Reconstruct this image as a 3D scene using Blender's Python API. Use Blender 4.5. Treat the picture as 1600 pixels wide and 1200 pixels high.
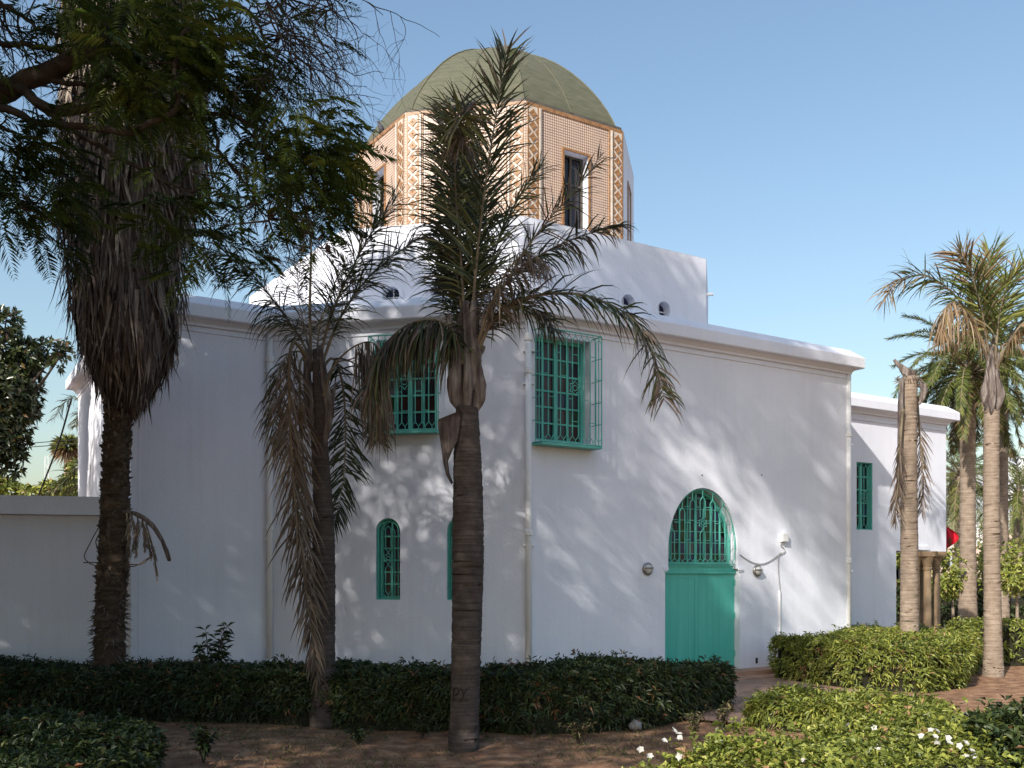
import bpy, bmesh, math, random
import numpy as np
from mathutils import Vector, Matrix
from mathutils.geometry import tessellate_polygon

for o in list(bpy.data.objects):
    bpy.data.objects.remove(o, do_unlink=True)
SC = bpy.context.scene
COL = SC.collection
R = math.radians

# ------------------------------------------------------------------ camera, sky, sun, exposure
F, U0, V0, HC = 1550.0, 800.0, 895.0, 2.0          # focal length in photo pixels, horizon row, eye height
cam = bpy.data.cameras.new('camera')
cam.sensor_width = 36.0
cam.lens = F / 1600 * 36.0
cam.shift_y = (V0 - 600) / 1600
cam.clip_start, cam.clip_end = 0.1, 2000
cam_o = bpy.data.objects.new('camera', cam)
COL.objects.link(cam_o)
cam_o.location = (0, 0, HC)
cam_o.rotation_euler = (R(90), 0, 0)
SC.camera = cam_o

L_SUN = Vector((0.566, 0.964, -0.74)).normalized()   # direction the light travels
EL = math.asin(-L_SUN.z)
AZ = math.atan2(-L_SUN.x, -L_SUN.y)
w = bpy.data.worlds.new('World')
SC.world = w
w.use_nodes = True
nt = w.node_tree
bg = nt.nodes['Background']
sky = nt.nodes.new('ShaderNodeTexSky')
sky.sky_type = 'NISHITA'
sky.sun_disc = False
sky.sun_elevation = EL
sky.sun_rotation = AZ % (2 * math.pi)
sky.air_density = 1.5
sky.dust_density = 1.9
sky.ozone_density = 3.0
nt.links.new(sky.outputs[0], bg.inputs[0])
bg.inputs[1].default_value = 0.099
sl = bpy.data.lights.new('sun', 'SUN')
sl.energy = 3.5
sl.angle = R(0.7)
sl.color = (1.0, 0.93, 0.84)
so = bpy.data.objects.new('sun', sl)
COL.objects.link(so)
so.rotation_euler = L_SUN.to_track_quat('-Z', 'Y').to_euler()
so.location = (-20, -30, 30)
SC.view_settings.view_transform = 'Standard'
SC.view_settings.look = 'None'
SC.view_settings.gamma = 1.0
SC.view_settings.exposure = 0.86
SC.cycles.max_bounces = 8
SC.cycles.diffuse_bounces = 4
SC.cycles.transparent_max_bounces = 8

# ------------------------------------------------------------------ helpers
rng = np.random.default_rng(7)
random.seed(7)


def PX(u, v, Y):
    return np.array(((u - U0) / F * Y, Y, HC + (V0 - v) / F * Y))


def GX(u, v, z=0.0):
    Y = (HC - z) * F / (v - V0)
    return np.array(((u - U0) / F * Y, Y, z))


WL = {}          # world location of each thing


def tag(o, label=None, cat=None, group=None, kind=None):
    if label: o['label'] = label
    if cat: o['category'] = cat
    if group: o['group'] = group
    if kind: o['kind'] = kind
    return o


def thing(name, loc, label, cat, group=None):
    o = bpy.data.objects.new(name, None)
    o.empty_display_size = 0.2
    COL.objects.link(o)
    o.location = loc
    WL[o.name] = np.array(loc, float)
    return tag(o, label, cat, group)


def base_of(parent):
    p = parent
    while p is not None and p.name not in WL:
        p = p.parent
    return WL[p.name] if p is not None else np.zeros(3)


def link(name, me, mats, parent=None):
    o = bpy.data.objects.new(name, me)
    COL.objects.link(o)
    if not isinstance(mats, (list, tuple)): mats = [mats]
    for m in mats: me.materials.append(m)
    if parent is not None: o.parent = parent
    return o


class MB:
    """collects vertices and faces in world coordinates"""
    def __init__(s):
        s.v = []; s.f = []; s.mi = []; s.uv = []

    def add(s, vs, fs, m=0):
        b = len(s.v)
        s.v += [tuple(map(float, p)) for p in vs]
        s.f += [tuple(b + i for i in f) for f in fs]
        s.mi += [m] * len(fs)

    def box(s, o, ax, ay, az, m=0):
        """corner o and three edge vectors"""
        o, ax, ay, az = (np.array(q, float) for q in (o, ax, ay, az))
        vs = [o, o+ax, o+ax+ay, o+ay, o+az, o+ax+az, o+ax+ay+az, o+ay+az]
        s.add(vs, [(0,3,2,1),(4,5,6,7),(0,1,5,4),(1,2,6,5),(2,3,7,6),(3,0,4,7)], m)

    def cbox(s, c, h, m=0):
        c = np.array(c, float); h = np.array(h, float)
        s.box(c-h, (2*h[0],0,0), (0,2*h[1],0), (0,0,2*h[2]), m)

    def tube(s, pts, r, n=6, m=0, cap=True, flat=1.0, ref=None):
        pts = np.array(pts, float)
        k = len(pts)
        r = np.full(k, r, float) if np.isscalar(r) else np.array(r, float)
        T = np.gradient(pts, axis=0)
        T /= np.maximum(np.linalg.norm(T, axis=1, keepdims=True), 1e-9)
        up = np.array((0,0,1.0)) if ref is None else np.array(ref, float)
        if abs(T[0] @ up) > 0.9 and ref is None: up = np.array((1.0,0,0))
        vs = []
        A = np.cross(T[0], up); A /= np.linalg.norm(A)
        for i in range(k):
            A = A - T[i]*(A @ T[i]); A /= max(np.linalg.norm(A), 1e-9)
            B = np.cross(T[i], A)
            for j in range(n):
                a = 2*math.pi*j/n
                vs.append(pts[i] + r[i]*(math.cos(a)*A + flat*math.sin(a)*B))
        fs = []
        for i in range(k-1):
            for j in range(n):
                j2 = (j+1) % n
                fs.append((i*n+j, i*n+j2, (i+1)*n+j2, (i+1)*n+j))
        if cap:
            fs.append(tuple(range(n-1, -1, -1)))
            fs.append(tuple(range((k-1)*n, k*n)))
        s.add(vs, fs, m)

    def build(s, name, mats, parent=None, smooth=False, uv=None):
        me = bpy.data.meshes.new(name)
        off = base_of(parent) if parent is not None else np.zeros(3)
        v = np.array(s.v, float) - off
        me.from_pydata(v.tolist(), [], s.f)
        if any(s.mi): me.polygons.foreach_set('material_index', s.mi)
        if smooth: me.polygons.foreach_set('use_smooth', [True]*len(s.f))
        me.update()
        return link(name, me, mats, parent)


def np_mesh(name, V, faces_list, mats, parent=None, rnd=None, mi=None, smooth=False):
    """V (n,3); faces_list = list of (m,k) index arrays"""
    me = bpy.data.meshes.new(name)
    off = base_of(parent) if parent is not None else np.zeros(3)
    V = np.asarray(V, float) - off
    me.vertices.add(len(V))
    me.vertices.foreach_set('co', V.astype(np.float32).ravel())
    tot = np.concatenate([np.full(len(f), f.shape[1], np.int32) for f in faces_list])
    idx = np.concatenate([f.astype(np.int32).ravel() for f in faces_list])
    me.loops.add(len(idx))
    me.loops.foreach_set('vertex_index', idx)
    me.polygons.add(len(tot))
    st = np.concatenate(([0], np.cumsum(tot)[:-1])).astype(np.int32)
    me.polygons.foreach_set('loop_start', st)
    if mi is not None: me.polygons.foreach_set('material_index', np.asarray(mi, np.int32))
    if smooth: me.polygons.foreach_set('use_smooth', np.ones(len(tot), bool))
    me.update(calc_edges=True)
    if rnd is not None:
        a = me.attributes.new('rnd', 'FLOAT', 'FACE')
        a.data.foreach_set('value', np.asarray(rnd, np.float32))
    return link(name, me, mats, parent)


def nrm(a):
    return a / np.maximum(np.linalg.norm(a, axis=-1, keepdims=True), 1e-9)


def spline(P, n):
    P = np.array(P, float)
    if len(P) == 2:
        t = np.linspace(0, 1, n)[:, None]
        return P[0]*(1-t) + P[1]*t
    Q = np.vstack((2*P[0]-P[1], P, 2*P[-1]-P[-2]))
    seg = np.linalg.norm(np.diff(P, axis=0), axis=1)
    cum = np.concatenate(([0], np.cumsum(seg))); cum /= cum[-1]
    out = []
    for t in np.linspace(0, 1, n):
        i = min(np.searchsorted(cum, t, side='right')-1, len(P)-2)
        x = (t-cum[i])/max(cum[i+1]-cum[i], 1e-9)
        p0, p1, p2, p3 = Q[i], Q[i+1], Q[i+2], Q[i+3]
        out.append(.5*((2*p1)+(-p0+p2)*x+(2*p0-5*p1+4*p2-p3)*x*x+(-p0+3*p1-3*p2+p3)*x**3))
    return np.array(out)


def leaf_cloud(P, D, Nn, Ln, Wd, rnd=None, fold=0.25, sag=0.15):
    """folded diamond leaves: P base, D direction, Nn normal -> V, F, rnd"""
    n = len(P)
    D = nrm(D); S = nrm(np.cross(D, Nn)); N2 = np.cross(S, D)
    Ln = np.broadcast_to(Ln, (n,))[:, None]; Wd = np.broadcast_to(Wd, (n,))[:, None]
    mid = P + D*Ln*.45
    V = np.empty((n, 4, 3))
    V[:, 0] = P
    V[:, 1] = mid + S*Wd*.5 + N2*Wd*fold
    V[:, 2] = P + D*Ln + np.array((0, 0, -1.0))*Ln*sag
    V[:, 3] = mid - S*Wd*.5 + N2*Wd*fold
    b = np.arange(n)[:, None]*4
    f = np.concatenate((b+np.array([[0, 1, 2]]), b+np.array([[0, 2, 3]])), axis=0)
    r = rng.random(n) if rnd is None else rnd
    return V.reshape(-1, 3), f, np.concatenate((r, r))


def rand_dir(n):
    return nrm(rng.normal(size=(n, 3)))


# ------------------------------------------------------------------ materials
def new_mat(name):
    m = bpy.data.materials.new(name); m.use_nodes = True
    nt = m.node_tree
    return m, nt, nt.nodes['Principled BSDF']


def mat_noise(name, cols, scale=3.0, rough=.8, bump=0.0, bscale=40.0, stretch=(1,1,1), detail=6, spec=.3, pos=None):
    m, nt, b = new_mat(name)
    N = nt.nodes; Lk = nt.links
    tc = N.new('ShaderNodeTexCoord')
    mp = N.new('ShaderNodeMapping'); mp.inputs['Scale'].default_value = stretch
    Lk.new(tc.outputs['Object'], mp.inputs[0])
    nz = N.new('ShaderNodeTexNoise'); nz.inputs['Scale'].default_value = scale; nz.inputs['Detail'].default_value = detail
    Lk.new(mp.outputs[0], nz.inputs['Vector'])
    cr = N.new('ShaderNodeValToRGB')
    e = cr.color_ramp.elements
    k = len(cols)
    xs = pos or [.3+.4*i/max(k-1, 1) for i in range(k)]
    while len(e) < k: e.new(.5)
    for i, c in enumerate(cols):
        e[i].position = xs[i]; e[i].color = (*c, 1)
    Lk.new(nz.outputs[0], cr.inputs[0])
    Lk.new(cr.outputs[0], b.inputs['Base Color'])
    b.inputs['Roughness'].default_value = rough
    b.inputs['Specular IOR Level'].default_value = spec
    if bump:
        n2 = N.new('ShaderNodeTexNoise'); n2.inputs['Scale'].default_value = bscale; n2.inputs['Detail'].default_value = 5
        Lk.new(mp.outputs[0], n2.inputs['Vector'])
        bp = N.new('ShaderNodeBump'); bp.inputs['Strength'].default_value = bump; bp.inputs['Distance'].default_value = .02
        Lk.new(n2.outputs[0], bp.inputs['Height']); Lk.new(bp.outputs[0], b.inputs['Normal'])
    return m


def mat_leaf(name, ramp, trans=.25, rough=.5, spec=.35):
    """ramp: list of (pos, colour) over the per-leaf random value"""
    m, nt, b = new_mat(name)
    N = nt.nodes; Lk = nt.links
    at = N.new('ShaderNodeAttribute'); at.attribute_name = 'rnd'
    cr = N.new('ShaderNodeValToRGB')
    e = cr.color_ramp.elements
    while len(e) < len(ramp): e.new(.5)
    for i, (p, c) in enumerate(ramp):
        e[i].position = p; e[i].color = (*c, 1)
    Lk.new(at.outputs['Fac'], cr.inputs[0])
    Lk.new(cr.outputs[0], b.inputs['Base Color'])
    b.inputs['Roughness'].default_value = rough
    b.inputs['Specular IOR Level'].default_value = spec
    tr = N.new('ShaderNodeBsdfTranslucent')
    Lk.new(cr.outputs[0], tr.inputs[0])
    mx = N.new('ShaderNodeMixShader'); mx.inputs[0].default_value = trans
    Lk.new(b.outputs[0], mx.inputs[1]); Lk.new(tr.outputs[0], mx.inputs[2])
    Lk.new(mx.outputs[0], N['Material Output'].inputs[0])
    return m


def mat_plaster():
    m, nt, b = new_mat('white_plaster')
    N = nt.nodes; Lk = nt.links
    tc = N.new('ShaderNodeTexCoord')
    nz = N.new('ShaderNodeTexNoise'); nz.inputs['Scale'].default_value = .7; nz.inputs['Detail'].default_value = 7
    Lk.new(tc.outputs['Object'], nz.inputs['Vector'])
    cr = N.new('ShaderNodeValToRGB')
    cr.color_ramp.elements[0].position = .32; cr.color_ramp.elements[0].color = (.70, .722, .80, 1)
    cr.color_ramp.elements[1].position = .62; cr.color_ramp.elements[1].color = (.765, .785, .86, 1)
    Lk.new(nz.outputs[0], cr.inputs[0])
    # faint vertical rain streaks
    mp = N.new('ShaderNodeMapping'); mp.inputs['Scale'].default_value = (5, 5, .25)
    Lk.new(tc.outputs['Object'], mp.inputs[0])
    n3 = N.new('ShaderNodeTexNoise'); n3.inputs['Scale'].default_value = 1.6; n3.inputs['Detail'].default_value = 6
    Lk.new(mp.outputs[0], n3.inputs['Vector'])
    c3 = N.new('ShaderNodeValToRGB')
    c3.color_ramp.elements[0].position = .30; c3.color_ramp.elements[0].color = (.90, .89, .87, 1)
    c3.color_ramp.elements[1].position = .52; c3.color_ramp.elements[1].color = (1, 1, 1, 1)
    Lk.new(n3.outputs[0], c3.inputs[0])
    mx = N.new('ShaderNodeMix'); mx.data_type = 'RGBA'; mx.blend_type = 'MULTIPLY'; mx.inputs[0].default_value = .32
    Lk.new(cr.outputs[0], mx.inputs[6]); Lk.new(c3.outputs[0], mx.inputs[7])
    Lk.new(mx.outputs[2], b.inputs['Base Color'])
    b.inputs['Roughness'].default_value = .85
    b.inputs['Specular IOR Level'].default_value = .2
    n2 = N.new('ShaderNodeTexNoise'); n2.inputs['Scale'].default_value = 22; n2.inputs['Detail'].default_value = 8; n2.inputs['Roughness'].default_value = .65
    Lk.new(tc.outputs['Object'], n2.inputs['Vector'])
    n4 = N.new('ShaderNodeTexNoise'); n4.inputs['Scale'].default_value = 1.3; n4.inputs['Detail'].default_value = 2
    Lk.new(tc.outputs['Object'], n4.inputs['Vector'])
    ad = N.new('ShaderNodeMath'); ad.operation = 'MULTIPLY_ADD'; ad.inputs[1].default_value = .7
    Lk.new(n4.outputs[0], ad.inputs[0]); Lk.new(n2.outputs[0], ad.inputs[2])
    bp = N.new('ShaderNodeBump'); bp.inputs['Strength'].default_value = .35; bp.inputs['Distance'].default_value = .02
    Lk.new(ad.outputs[0], bp.inputs['Height']); Lk.new(bp.outputs[0], b.inputs['Normal'])
    return m


def mat_mosaic():
    """small white squares on tan ground, laid out in metres through the UV map"""
    m, nt, b = new_mat('mosaic_tiles')
    N = nt.nodes; Lk = nt.links
    uv = N.new('ShaderNodeUVMap'); uv.uv_map = 'UVMap'
    sp = N.new('ShaderNodeSeparateXYZ'); Lk.new(uv.outputs[0], sp.inputs[0])
    res = []
    for k in (0, 1):
        d = N.new('ShaderNodeMath'); d.operation = 'MULTIPLY'; d.inputs[1].default_value = 1/.060
        Lk.new(sp.outputs[k], d.inputs[0])
        f = N.new('ShaderNodeMath'); f.operation = 'FRACT'; Lk.new(d.outputs[0], f.inputs[0])
        s = N.new('ShaderNodeMath'); s.operation = 'SUBTRACT'; s.inputs[1].default_value = .5; Lk.new(f.outputs[0], s.inputs[0])
        a = N.new('ShaderNodeMath'); a.operation = 'ABSOLUTE'; Lk.new(s.outputs[0], a.inputs[0])
        c = N.new('ShaderNodeMath'); c.operation = 'LESS_THAN'; c.inputs[1].default_value = .335; Lk.new(a.outputs[0], c.inputs[0])
        res.append(c)
    mu = N.new('ShaderNodeMath'); mu.operation = 'MULTIPLY'
    Lk.new(res[0].outputs[0], mu.inputs[0]); Lk.new(res[1].outputs[0], mu.inputs[1])
    nz = N.new('ShaderNodeTexNoise'); nz.inputs['Scale'].default_value = 2.5
    cr = N.new('ShaderNodeValToRGB')
    cr.color_ramp.elements[0].position = .35; cr.color_ramp.elements[0].color = (.24, .115, .052, 1)
    cr.color_ramp.elements[1].position = .65; cr.color_ramp.elements[1].color = (.34, .18, .09, 1)
    Lk.new(uv.outputs[0], nz.inputs['Vector']); Lk.new(nz.outputs[0], cr.inputs[0])
    mx = N.new('ShaderNodeMix'); mx.data_type = 'RGBA'
    Lk.new(mu.outputs[0], mx.inputs[0]); Lk.new(cr.outputs[0], mx.inputs[6])
    mx.inputs[7].default_value = (.63, .54, .47, 1)
    Lk.new(mx.outputs[2], b.inputs['Base Color'])
    b.inputs['Roughness'].default_value = .45
    return m


def mat_trunk(name, cols, ring=26.0, bump=.6):
    m, nt, b = new_mat(name)
    N = nt.nodes; Lk = nt.links
    tc = N.new('ShaderNodeTexCoord')
    mp = N.new('ShaderNodeMapping'); mp.inputs['Scale'].default_value = (1.2, 1.2, ring)
    Lk.new(tc.outputs['Object'], mp.inputs[0])
    nz = N.new('ShaderNodeTexNoise'); nz.inputs['Scale'].default_value = 1.2; nz.inputs['Detail'].default_value = 8; nz.inputs['Roughness'].default_value = .7
    Lk.new(mp.outputs[0], nz.inputs['Vector'])
    n2 = N.new('ShaderNodeTexNoise'); n2.inputs['Scale'].default_value = 5.0; n2.inputs['Detail'].default_value = 8; n2.inputs['Roughness'].default_value = .7
    Lk.new(tc.outputs['Object'], n2.inputs['Vector'])
    ad = N.new('ShaderNodeMath'); ad.operation = 'ADD'; Lk.new(nz.outputs[0], ad.inputs[0]); Lk.new(n2.outputs[0], ad.inputs[1])
    hf = N.new('ShaderNodeMath'); hf.operation = 'MULTIPLY'; hf.inputs[1].default_value = .5; Lk.new(ad.outputs[0], hf.inputs[0])
    cr = N.new('ShaderNodeValToRGB'); e = cr.color_ramp.elements
    while len(e) < len(cols): e.new(.5)
    for i, c in enumerate(cols):
        e[i].position = .32+.36*i/(len(cols)-1); e[i].color = (*c, 1)
    Lk.new(hf.outputs[0], cr.inputs[0]); Lk.new(cr.outputs[0], b.inputs['Base Color'])
    b.inputs['Roughness'].default_value = .9; b.inputs['Specular IOR Level'].default_value = .15
    bp = N.new('ShaderNodeBump'); bp.inputs['Strength'].default_value = bump; bp.inputs['Distance'].default_value = .03
    Lk.new(nz.outputs[0], bp.inputs['Height']); Lk.new(bp.outputs[0], b.inputs['Normal'])
    return m


M_PL = mat_plaster()
M_TEAL = mat_noise('teal_paint', [(.085, .39, .32), (.11, .46, .38)], 2.5, .42, .08, 60, spec=.4)
M_DOOR = mat_noise('teal_door_paint', [(.07, .41, .335), (.095, .48, .395)], 1.2, .45, .15, 12, (6, 6, .5), spec=.4)
M_GLASS = []
for i, c in enumerate([(.012, .012, .02), (.03, .012, .012), (.01, .03, .012), (.015, .018, .05), (.05, .05, .055)]):
    M_GLASS.append(mat_noise('stained_glass_%s' % 'abcde'[i], [c, tuple(1.6*x for x in c)], 9, .12, .1, 20, spec=.5))
M_DOME = mat_noise('dome_green_tile', [(.080, .084, .052), (.103, .104, .068), (.13, .122, .086)], 1.6, .75, .35, 22, (2, 2, 9))
M_MOS = mat_mosaic()
M_TILE = mat_noise('ochre_tile', [(.21, .105, .045), (.29, .15, .065), (.37, .215, .115)], 14, .4)
M_TILEW = mat_noise('cream_tile', [(.48, .41, .34), (.64, .57, .50)], 13, .45)
M_STONE = mat_noise('brown_stone', [(.19, .13, .075), (.30, .21, .13)], 5, .8, .3, 40)
M_DARK = mat_noise('dark_interior', [(.02, .02, .022), (.03, .03, .03)], 3, .8)
M_LEAD = mat_noise('dark_flashing', [(.07, .065, .055), (.12, .11, .09)], 6, .7)
M_WMET = mat_noise('white_painted_metal', [(.74, .74, .74), (.80, .80, .80)], 5, .5)
M_CHROME = mat_noise('dull_steel', [(.20, .19, .18), (.34, .33, .31)], 20, .35)
M_CHROME.node_tree.nodes['Principled BSDF'].inputs['Metallic'].default_value = .7
M_LENS = mat_noise('frosted_lens', [(.45, .44, .42), (.55, .54, .52)], 10, .25)
M_TERRA = mat_noise('terracotta_step', [(.33, .19, .13), (.46, .29, .21)], 4, .8, .3, 30)
M_SOIL = mat_noise('red_soil', [(.13, .068, .040), (.25, .135, .075), (.42, .265, .16)], 4.5, .95, 1.0, 34, detail=14, pos=[.28, .5, .74])
M_PAVE = mat_noise('red_paving', [(.26, .155, .11), (.38, .25, .19)], 3, .85, .4, 40)
M_LAWN = mat_noise('lawn_green', [(.05, .075, .02), (.10, .13, .035)], 2, .9, .6, 60)
M_TRUNK = mat_trunk('queen_palm_bark', [(.030, .024, .022), (.072, .058, .052), (.14, .115, .10)])
M_TRUNKL = mat_trunk('pale_palm_bark', [(.12, .09, .07), (.25, .195, .15), (.38, .31, .245)])
M_TRUNKD = mat_trunk('rough_palm_bark', [(.028, .02, .015), (.075, .055, .04), (.15, .11, .08)], 10, 1.0)
M_BARK = mat_noise('jacaranda_bark', [(.035, .027, .022), (.085, .065, .05)], 6, .95, .8, 30, (1, 1, 1))
M_BOOT = mat_noise('petiole_base', [(.035, .026, .024), (.10, .078, .07), (.19, .16, .145), (.30, .27, .25)], 16, .85, .9, 60, (1, 1, .14))
M_RACH = mat_noise('frond_rib', [(.13, .10, .07), (.24, .20, .13)], 6, .7)
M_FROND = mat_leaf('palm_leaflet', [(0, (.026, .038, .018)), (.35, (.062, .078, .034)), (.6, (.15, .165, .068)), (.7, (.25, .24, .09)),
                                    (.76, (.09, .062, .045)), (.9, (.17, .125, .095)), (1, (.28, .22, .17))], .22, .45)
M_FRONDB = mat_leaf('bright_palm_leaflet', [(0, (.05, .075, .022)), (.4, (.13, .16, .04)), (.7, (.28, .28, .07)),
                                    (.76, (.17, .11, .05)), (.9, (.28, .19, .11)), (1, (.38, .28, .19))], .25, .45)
M_SKIRT = mat_leaf('dead_fan_leaf', [(0, (.055, .043, .037)), (.5, (.14, .112, .095)), (.8, (.24, .20, .165)), (1, (.38, .32, .26))], .05, .8, .1)
M_JAC = mat_leaf('jacaranda_leaf', [(0, (.028, .050, .017)), (.5, (.068, .115, .024)), (.85, (.14, .20, .036)), (1, (.22, .27, .05))], .42, .5)
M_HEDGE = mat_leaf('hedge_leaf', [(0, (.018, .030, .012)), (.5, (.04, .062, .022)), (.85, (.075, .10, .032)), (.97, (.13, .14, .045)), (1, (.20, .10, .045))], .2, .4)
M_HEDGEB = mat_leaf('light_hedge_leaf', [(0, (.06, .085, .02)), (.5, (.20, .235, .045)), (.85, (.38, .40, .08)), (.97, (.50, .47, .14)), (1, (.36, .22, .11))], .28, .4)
M_MAGN = mat_leaf('glossy_leaf', [(0, (.020, .032, .012)), (.6, (.045, .062, .02)), (.85, (.08, .09, .03)), (1, (.19, .10, .04))], .12, .3, .5)
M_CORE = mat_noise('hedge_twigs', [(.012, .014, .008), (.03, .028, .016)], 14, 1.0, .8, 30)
M_PETAL = mat_leaf('white_petal', [(0, (.50, .49, .44)), (1, (.70, .69, .66))], .3, .5)
M_GRASS = mat_leaf('dry_grass', [(0, (.05, .07, .02)), (.4, (.11, .12, .045)), (.7, (.24, .18, .09)), (1, (.36, .27, .15))], .2, .7)
M_LITTER = mat_leaf('leaf_litter', [(0, (.10, .055, .03)), (.6, (.22, .14, .08)), (1, (.40, .30, .20))], .1, .8)

# ------------------------------------------------------------------ ground
def sheet(name, poly, z, m, kind='structure'):
    mb = MB(); mb.add([(x, y, z) for x, y in poly], [tuple(range(len(poly)))])
    o = mb.build(name, m); o['kind'] = kind
    return o

gn = 120
xs = np.concatenate((np.linspace(-500, -16, 14)[:-1], np.linspace(-16, 16, 97), np.linspace(16, 500, 14)[1:]))
ys = np.concatenate((np.linspace(-60, 4, 8)[:-1], np.linspace(4, 26, 67), np.linspace(26, 900, 18)[1:]))
GXX, GYY = np.meshgrid(xs, ys)


def ground_z(x, y):
    h = .018*np.sin(x*1.7+y*.6)+.015*np.sin(x*.8-y*1.9+1)+.012*np.sin(3.1*x+2.3*y)
    fade = np.clip((20-np.abs(x))/4, 0, 1)*np.clip((27-y)/3, 0, 1)*np.clip((y+2)/6, 0, 1)
    return h*fade - .03

GZ = ground_z(GXX, GYY)
nx, ny = len(xs), len(ys)
Vg = np.stack((GXX, GYY, GZ), -1).reshape(-1, 3)
ii, jj = np.meshgrid(np.arange(nx-1), np.arange(ny-1))
b0 = (jj*nx+ii).ravel()
Fg = np.stack((b0, b0+1, b0+nx+1, b0+nx), -1)
gr = np_mesh('ground', Vg, [Fg], M_SOIL, smooth=True); gr['kind'] = 'structure'
sheet('lawn', [(8, 37.5), (60, 37.5), (140, 150), (10, 150)], .03, M_LAWN)
sheet('footpath', [(9.5, 25.6), (60, 23.0), (60, 36), (11.5, 36)], .04, M_PAVE)

# ------------------------------------------------------------------ the white domed building
C1 = np.array((.324, 16.77)); D33 = np.array((math.cos(R(33)), math.sin(R(33)))); N33 = np.array((D33[1], -D33[0]))
C0 = np.array((-4.357, 17.76)); D12 = nrm(C1-C0); N12 = np.array((D12[1], -D12[0]))
A0 = np.array((-6.233, 16.54)); B0 = np.array((-10.28, 23.5)); DF = nrm(A0-B0); NF = np.array((DF[1], -DF[0]))
C2 = C1+8.19*D33; BK = np.array((-N33[0], -N33[1]))
J = C2+1.3*BK
mau = thing('mausoleum', (-.36, 25.3, 0), 'white domed building with teal door, tiled octagonal drum and green dome', 'building')


class Wall:
    def __init__(s, O, d):
        s.O = np.array(O, float); s.d = nrm(np.array(d, float)); s.n = np.array((s.d[1], -s.d[0]))

    def p(s, t, z, out=0.0):
        q = s.O+s.d*t+s.n*out
        return np.array((q[0], q[1], z))

    def v3(s, t=0, z=0, out=0):
        q = s.d*t+s.n*out
        return np.array((q[0], q[1], z))


def rect(t0, z0, t1, z1): return [(t0, z0), (t1, z0), (t1, z1), (t0, z1)]


def arch(t0, t1, z0, zs, za, n=14, pw=1.0):
    """straight to zs, then a half ellipse to the apex za"""
    c = (t0+t1)/2; a = (t1-t0)/2
    pts = [(t0, z0), (t1, z0)]
    for i in range(n+1):
        ph = math.pi*i/n
        pts.append((c+a*math.cos(ph), zs+(za-zs)*math.sin(ph)**pw))
    return pts


def disc(tc, zc, r, n=20): return [(tc+r*math.cos(2*math.pi*i/n), zc+r*math.sin(2*math.pi*i/n)) for i in range(n)]


def wall_mesh(name, W, outline, holes, m, parent, depth=.3, hole_m=None, out=0.0, depths=None):
    loops = [[Vector((t, z, 0)) for t, z in outline]]+[[Vector((t, z, 0)) for t, z in h] for h in holes]
    flat = [q for l in loops for q in l]
    tris = tessellate_polygon(loops)
    mb = MB()
    vs = [W.p(q.x, q.y, out) for q in flat]
    fs = []
    for a, b, c in tris:
        A, B, C = (flat[i] for i in (a, b, c))
        if (B.x-A.x)*(C.y-A.y)-(C.x-A.x)*(B.y-A.y) < 0: b, c = c, b
        fs.append((a, b, c))
    mb.add(vs, fs)
    for k, h in enumerate(holes):
        dp = depths[k] if depths else depth
        n = len(h)
        vv = [W.p(t, z, out) for t, z in h]+[W.p(t, z, out-dp) for t, z in h]
        mb.add(vv, [(i, (i+1) % n, n+(i+1) % n, n+i) for i in range(n)])
    return mb.build(name, m, parent)


WR = Wall(C1, D33); WC = Wall(C0, C1-C0); WLF = Wall(A0, C0-A0); WF = Wall(B0, A0-B0)
WX = Wall(J, D33); WS = Wall(C2, BK)
ZT = 6.6
LC = float(np.linalg.norm(C1-C0)); LL = float(np.linalg.norm(C0-A0)); LF = float(np.linalg.norm(A0-B0))

DOOR_LO = (3.0, 4.95); DOOR_UP = (3.08, 4.88); ZD = 2.08; ZFAN = 2.15; ZAP = 3.62
door_open = [(DOOR_LO[0], 0.0), (DOOR_LO[1], 0.0), (DOOR_LO[1], ZD)]+\
            [q for q in arch(DOOR_UP[0], DOOR_UP[1], ZD, 2.45, ZAP, 22)[1:]]+[(DOOR_UP[0], ZD), (DOOR_LO[0], ZD)]
# drop the doubled springing point
door_open = [q for i, q in enumerate(door_open) if i == 0 or q != door_open[i-1]]
win_r = rect(.08, 4.26, 1.27, 6.06)
win_c = rect(2.03, 4.47, 3.13, 6.06)
arc1 = arch(2.02, 2.465, 1.53, 2.73, 2.955); arc2 = arch(3.306, 3.751, 1.53, 2.73, 2.955)
win_x = rect(1.95, 3.02, 2.54, 4.62)
wall_mesh('wall', WR, [(0, -.2), (2.9, -.2), (2.9, -.001), (5.05, -.001), (5.05, -.2), (8.19, -.2), (8.19, ZT), (0, ZT)], [door_open, win_r], M_PL, mau, .3)
wall_mesh('wall', WC, [(0, -.2), (LC, -.2), (LC, ZT), (0, ZT)], [win_c, arc1, arc2], M_PL, mau, .3)
wall_mesh('wall', WLF, [(0, -.2), (LL, -.2), (LL, ZT), (0, ZT)], [], M_PL, mau)
wall_mesh('wall', WF, [(0, -.2), (LF, -.2), (LF, ZT), (0, ZT)], [], M_PL, mau)
wall_mesh('wall', WS, [(0, -.2), (7, -.2), (7, ZT), (0, ZT)], [], M_PL, mau)
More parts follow.
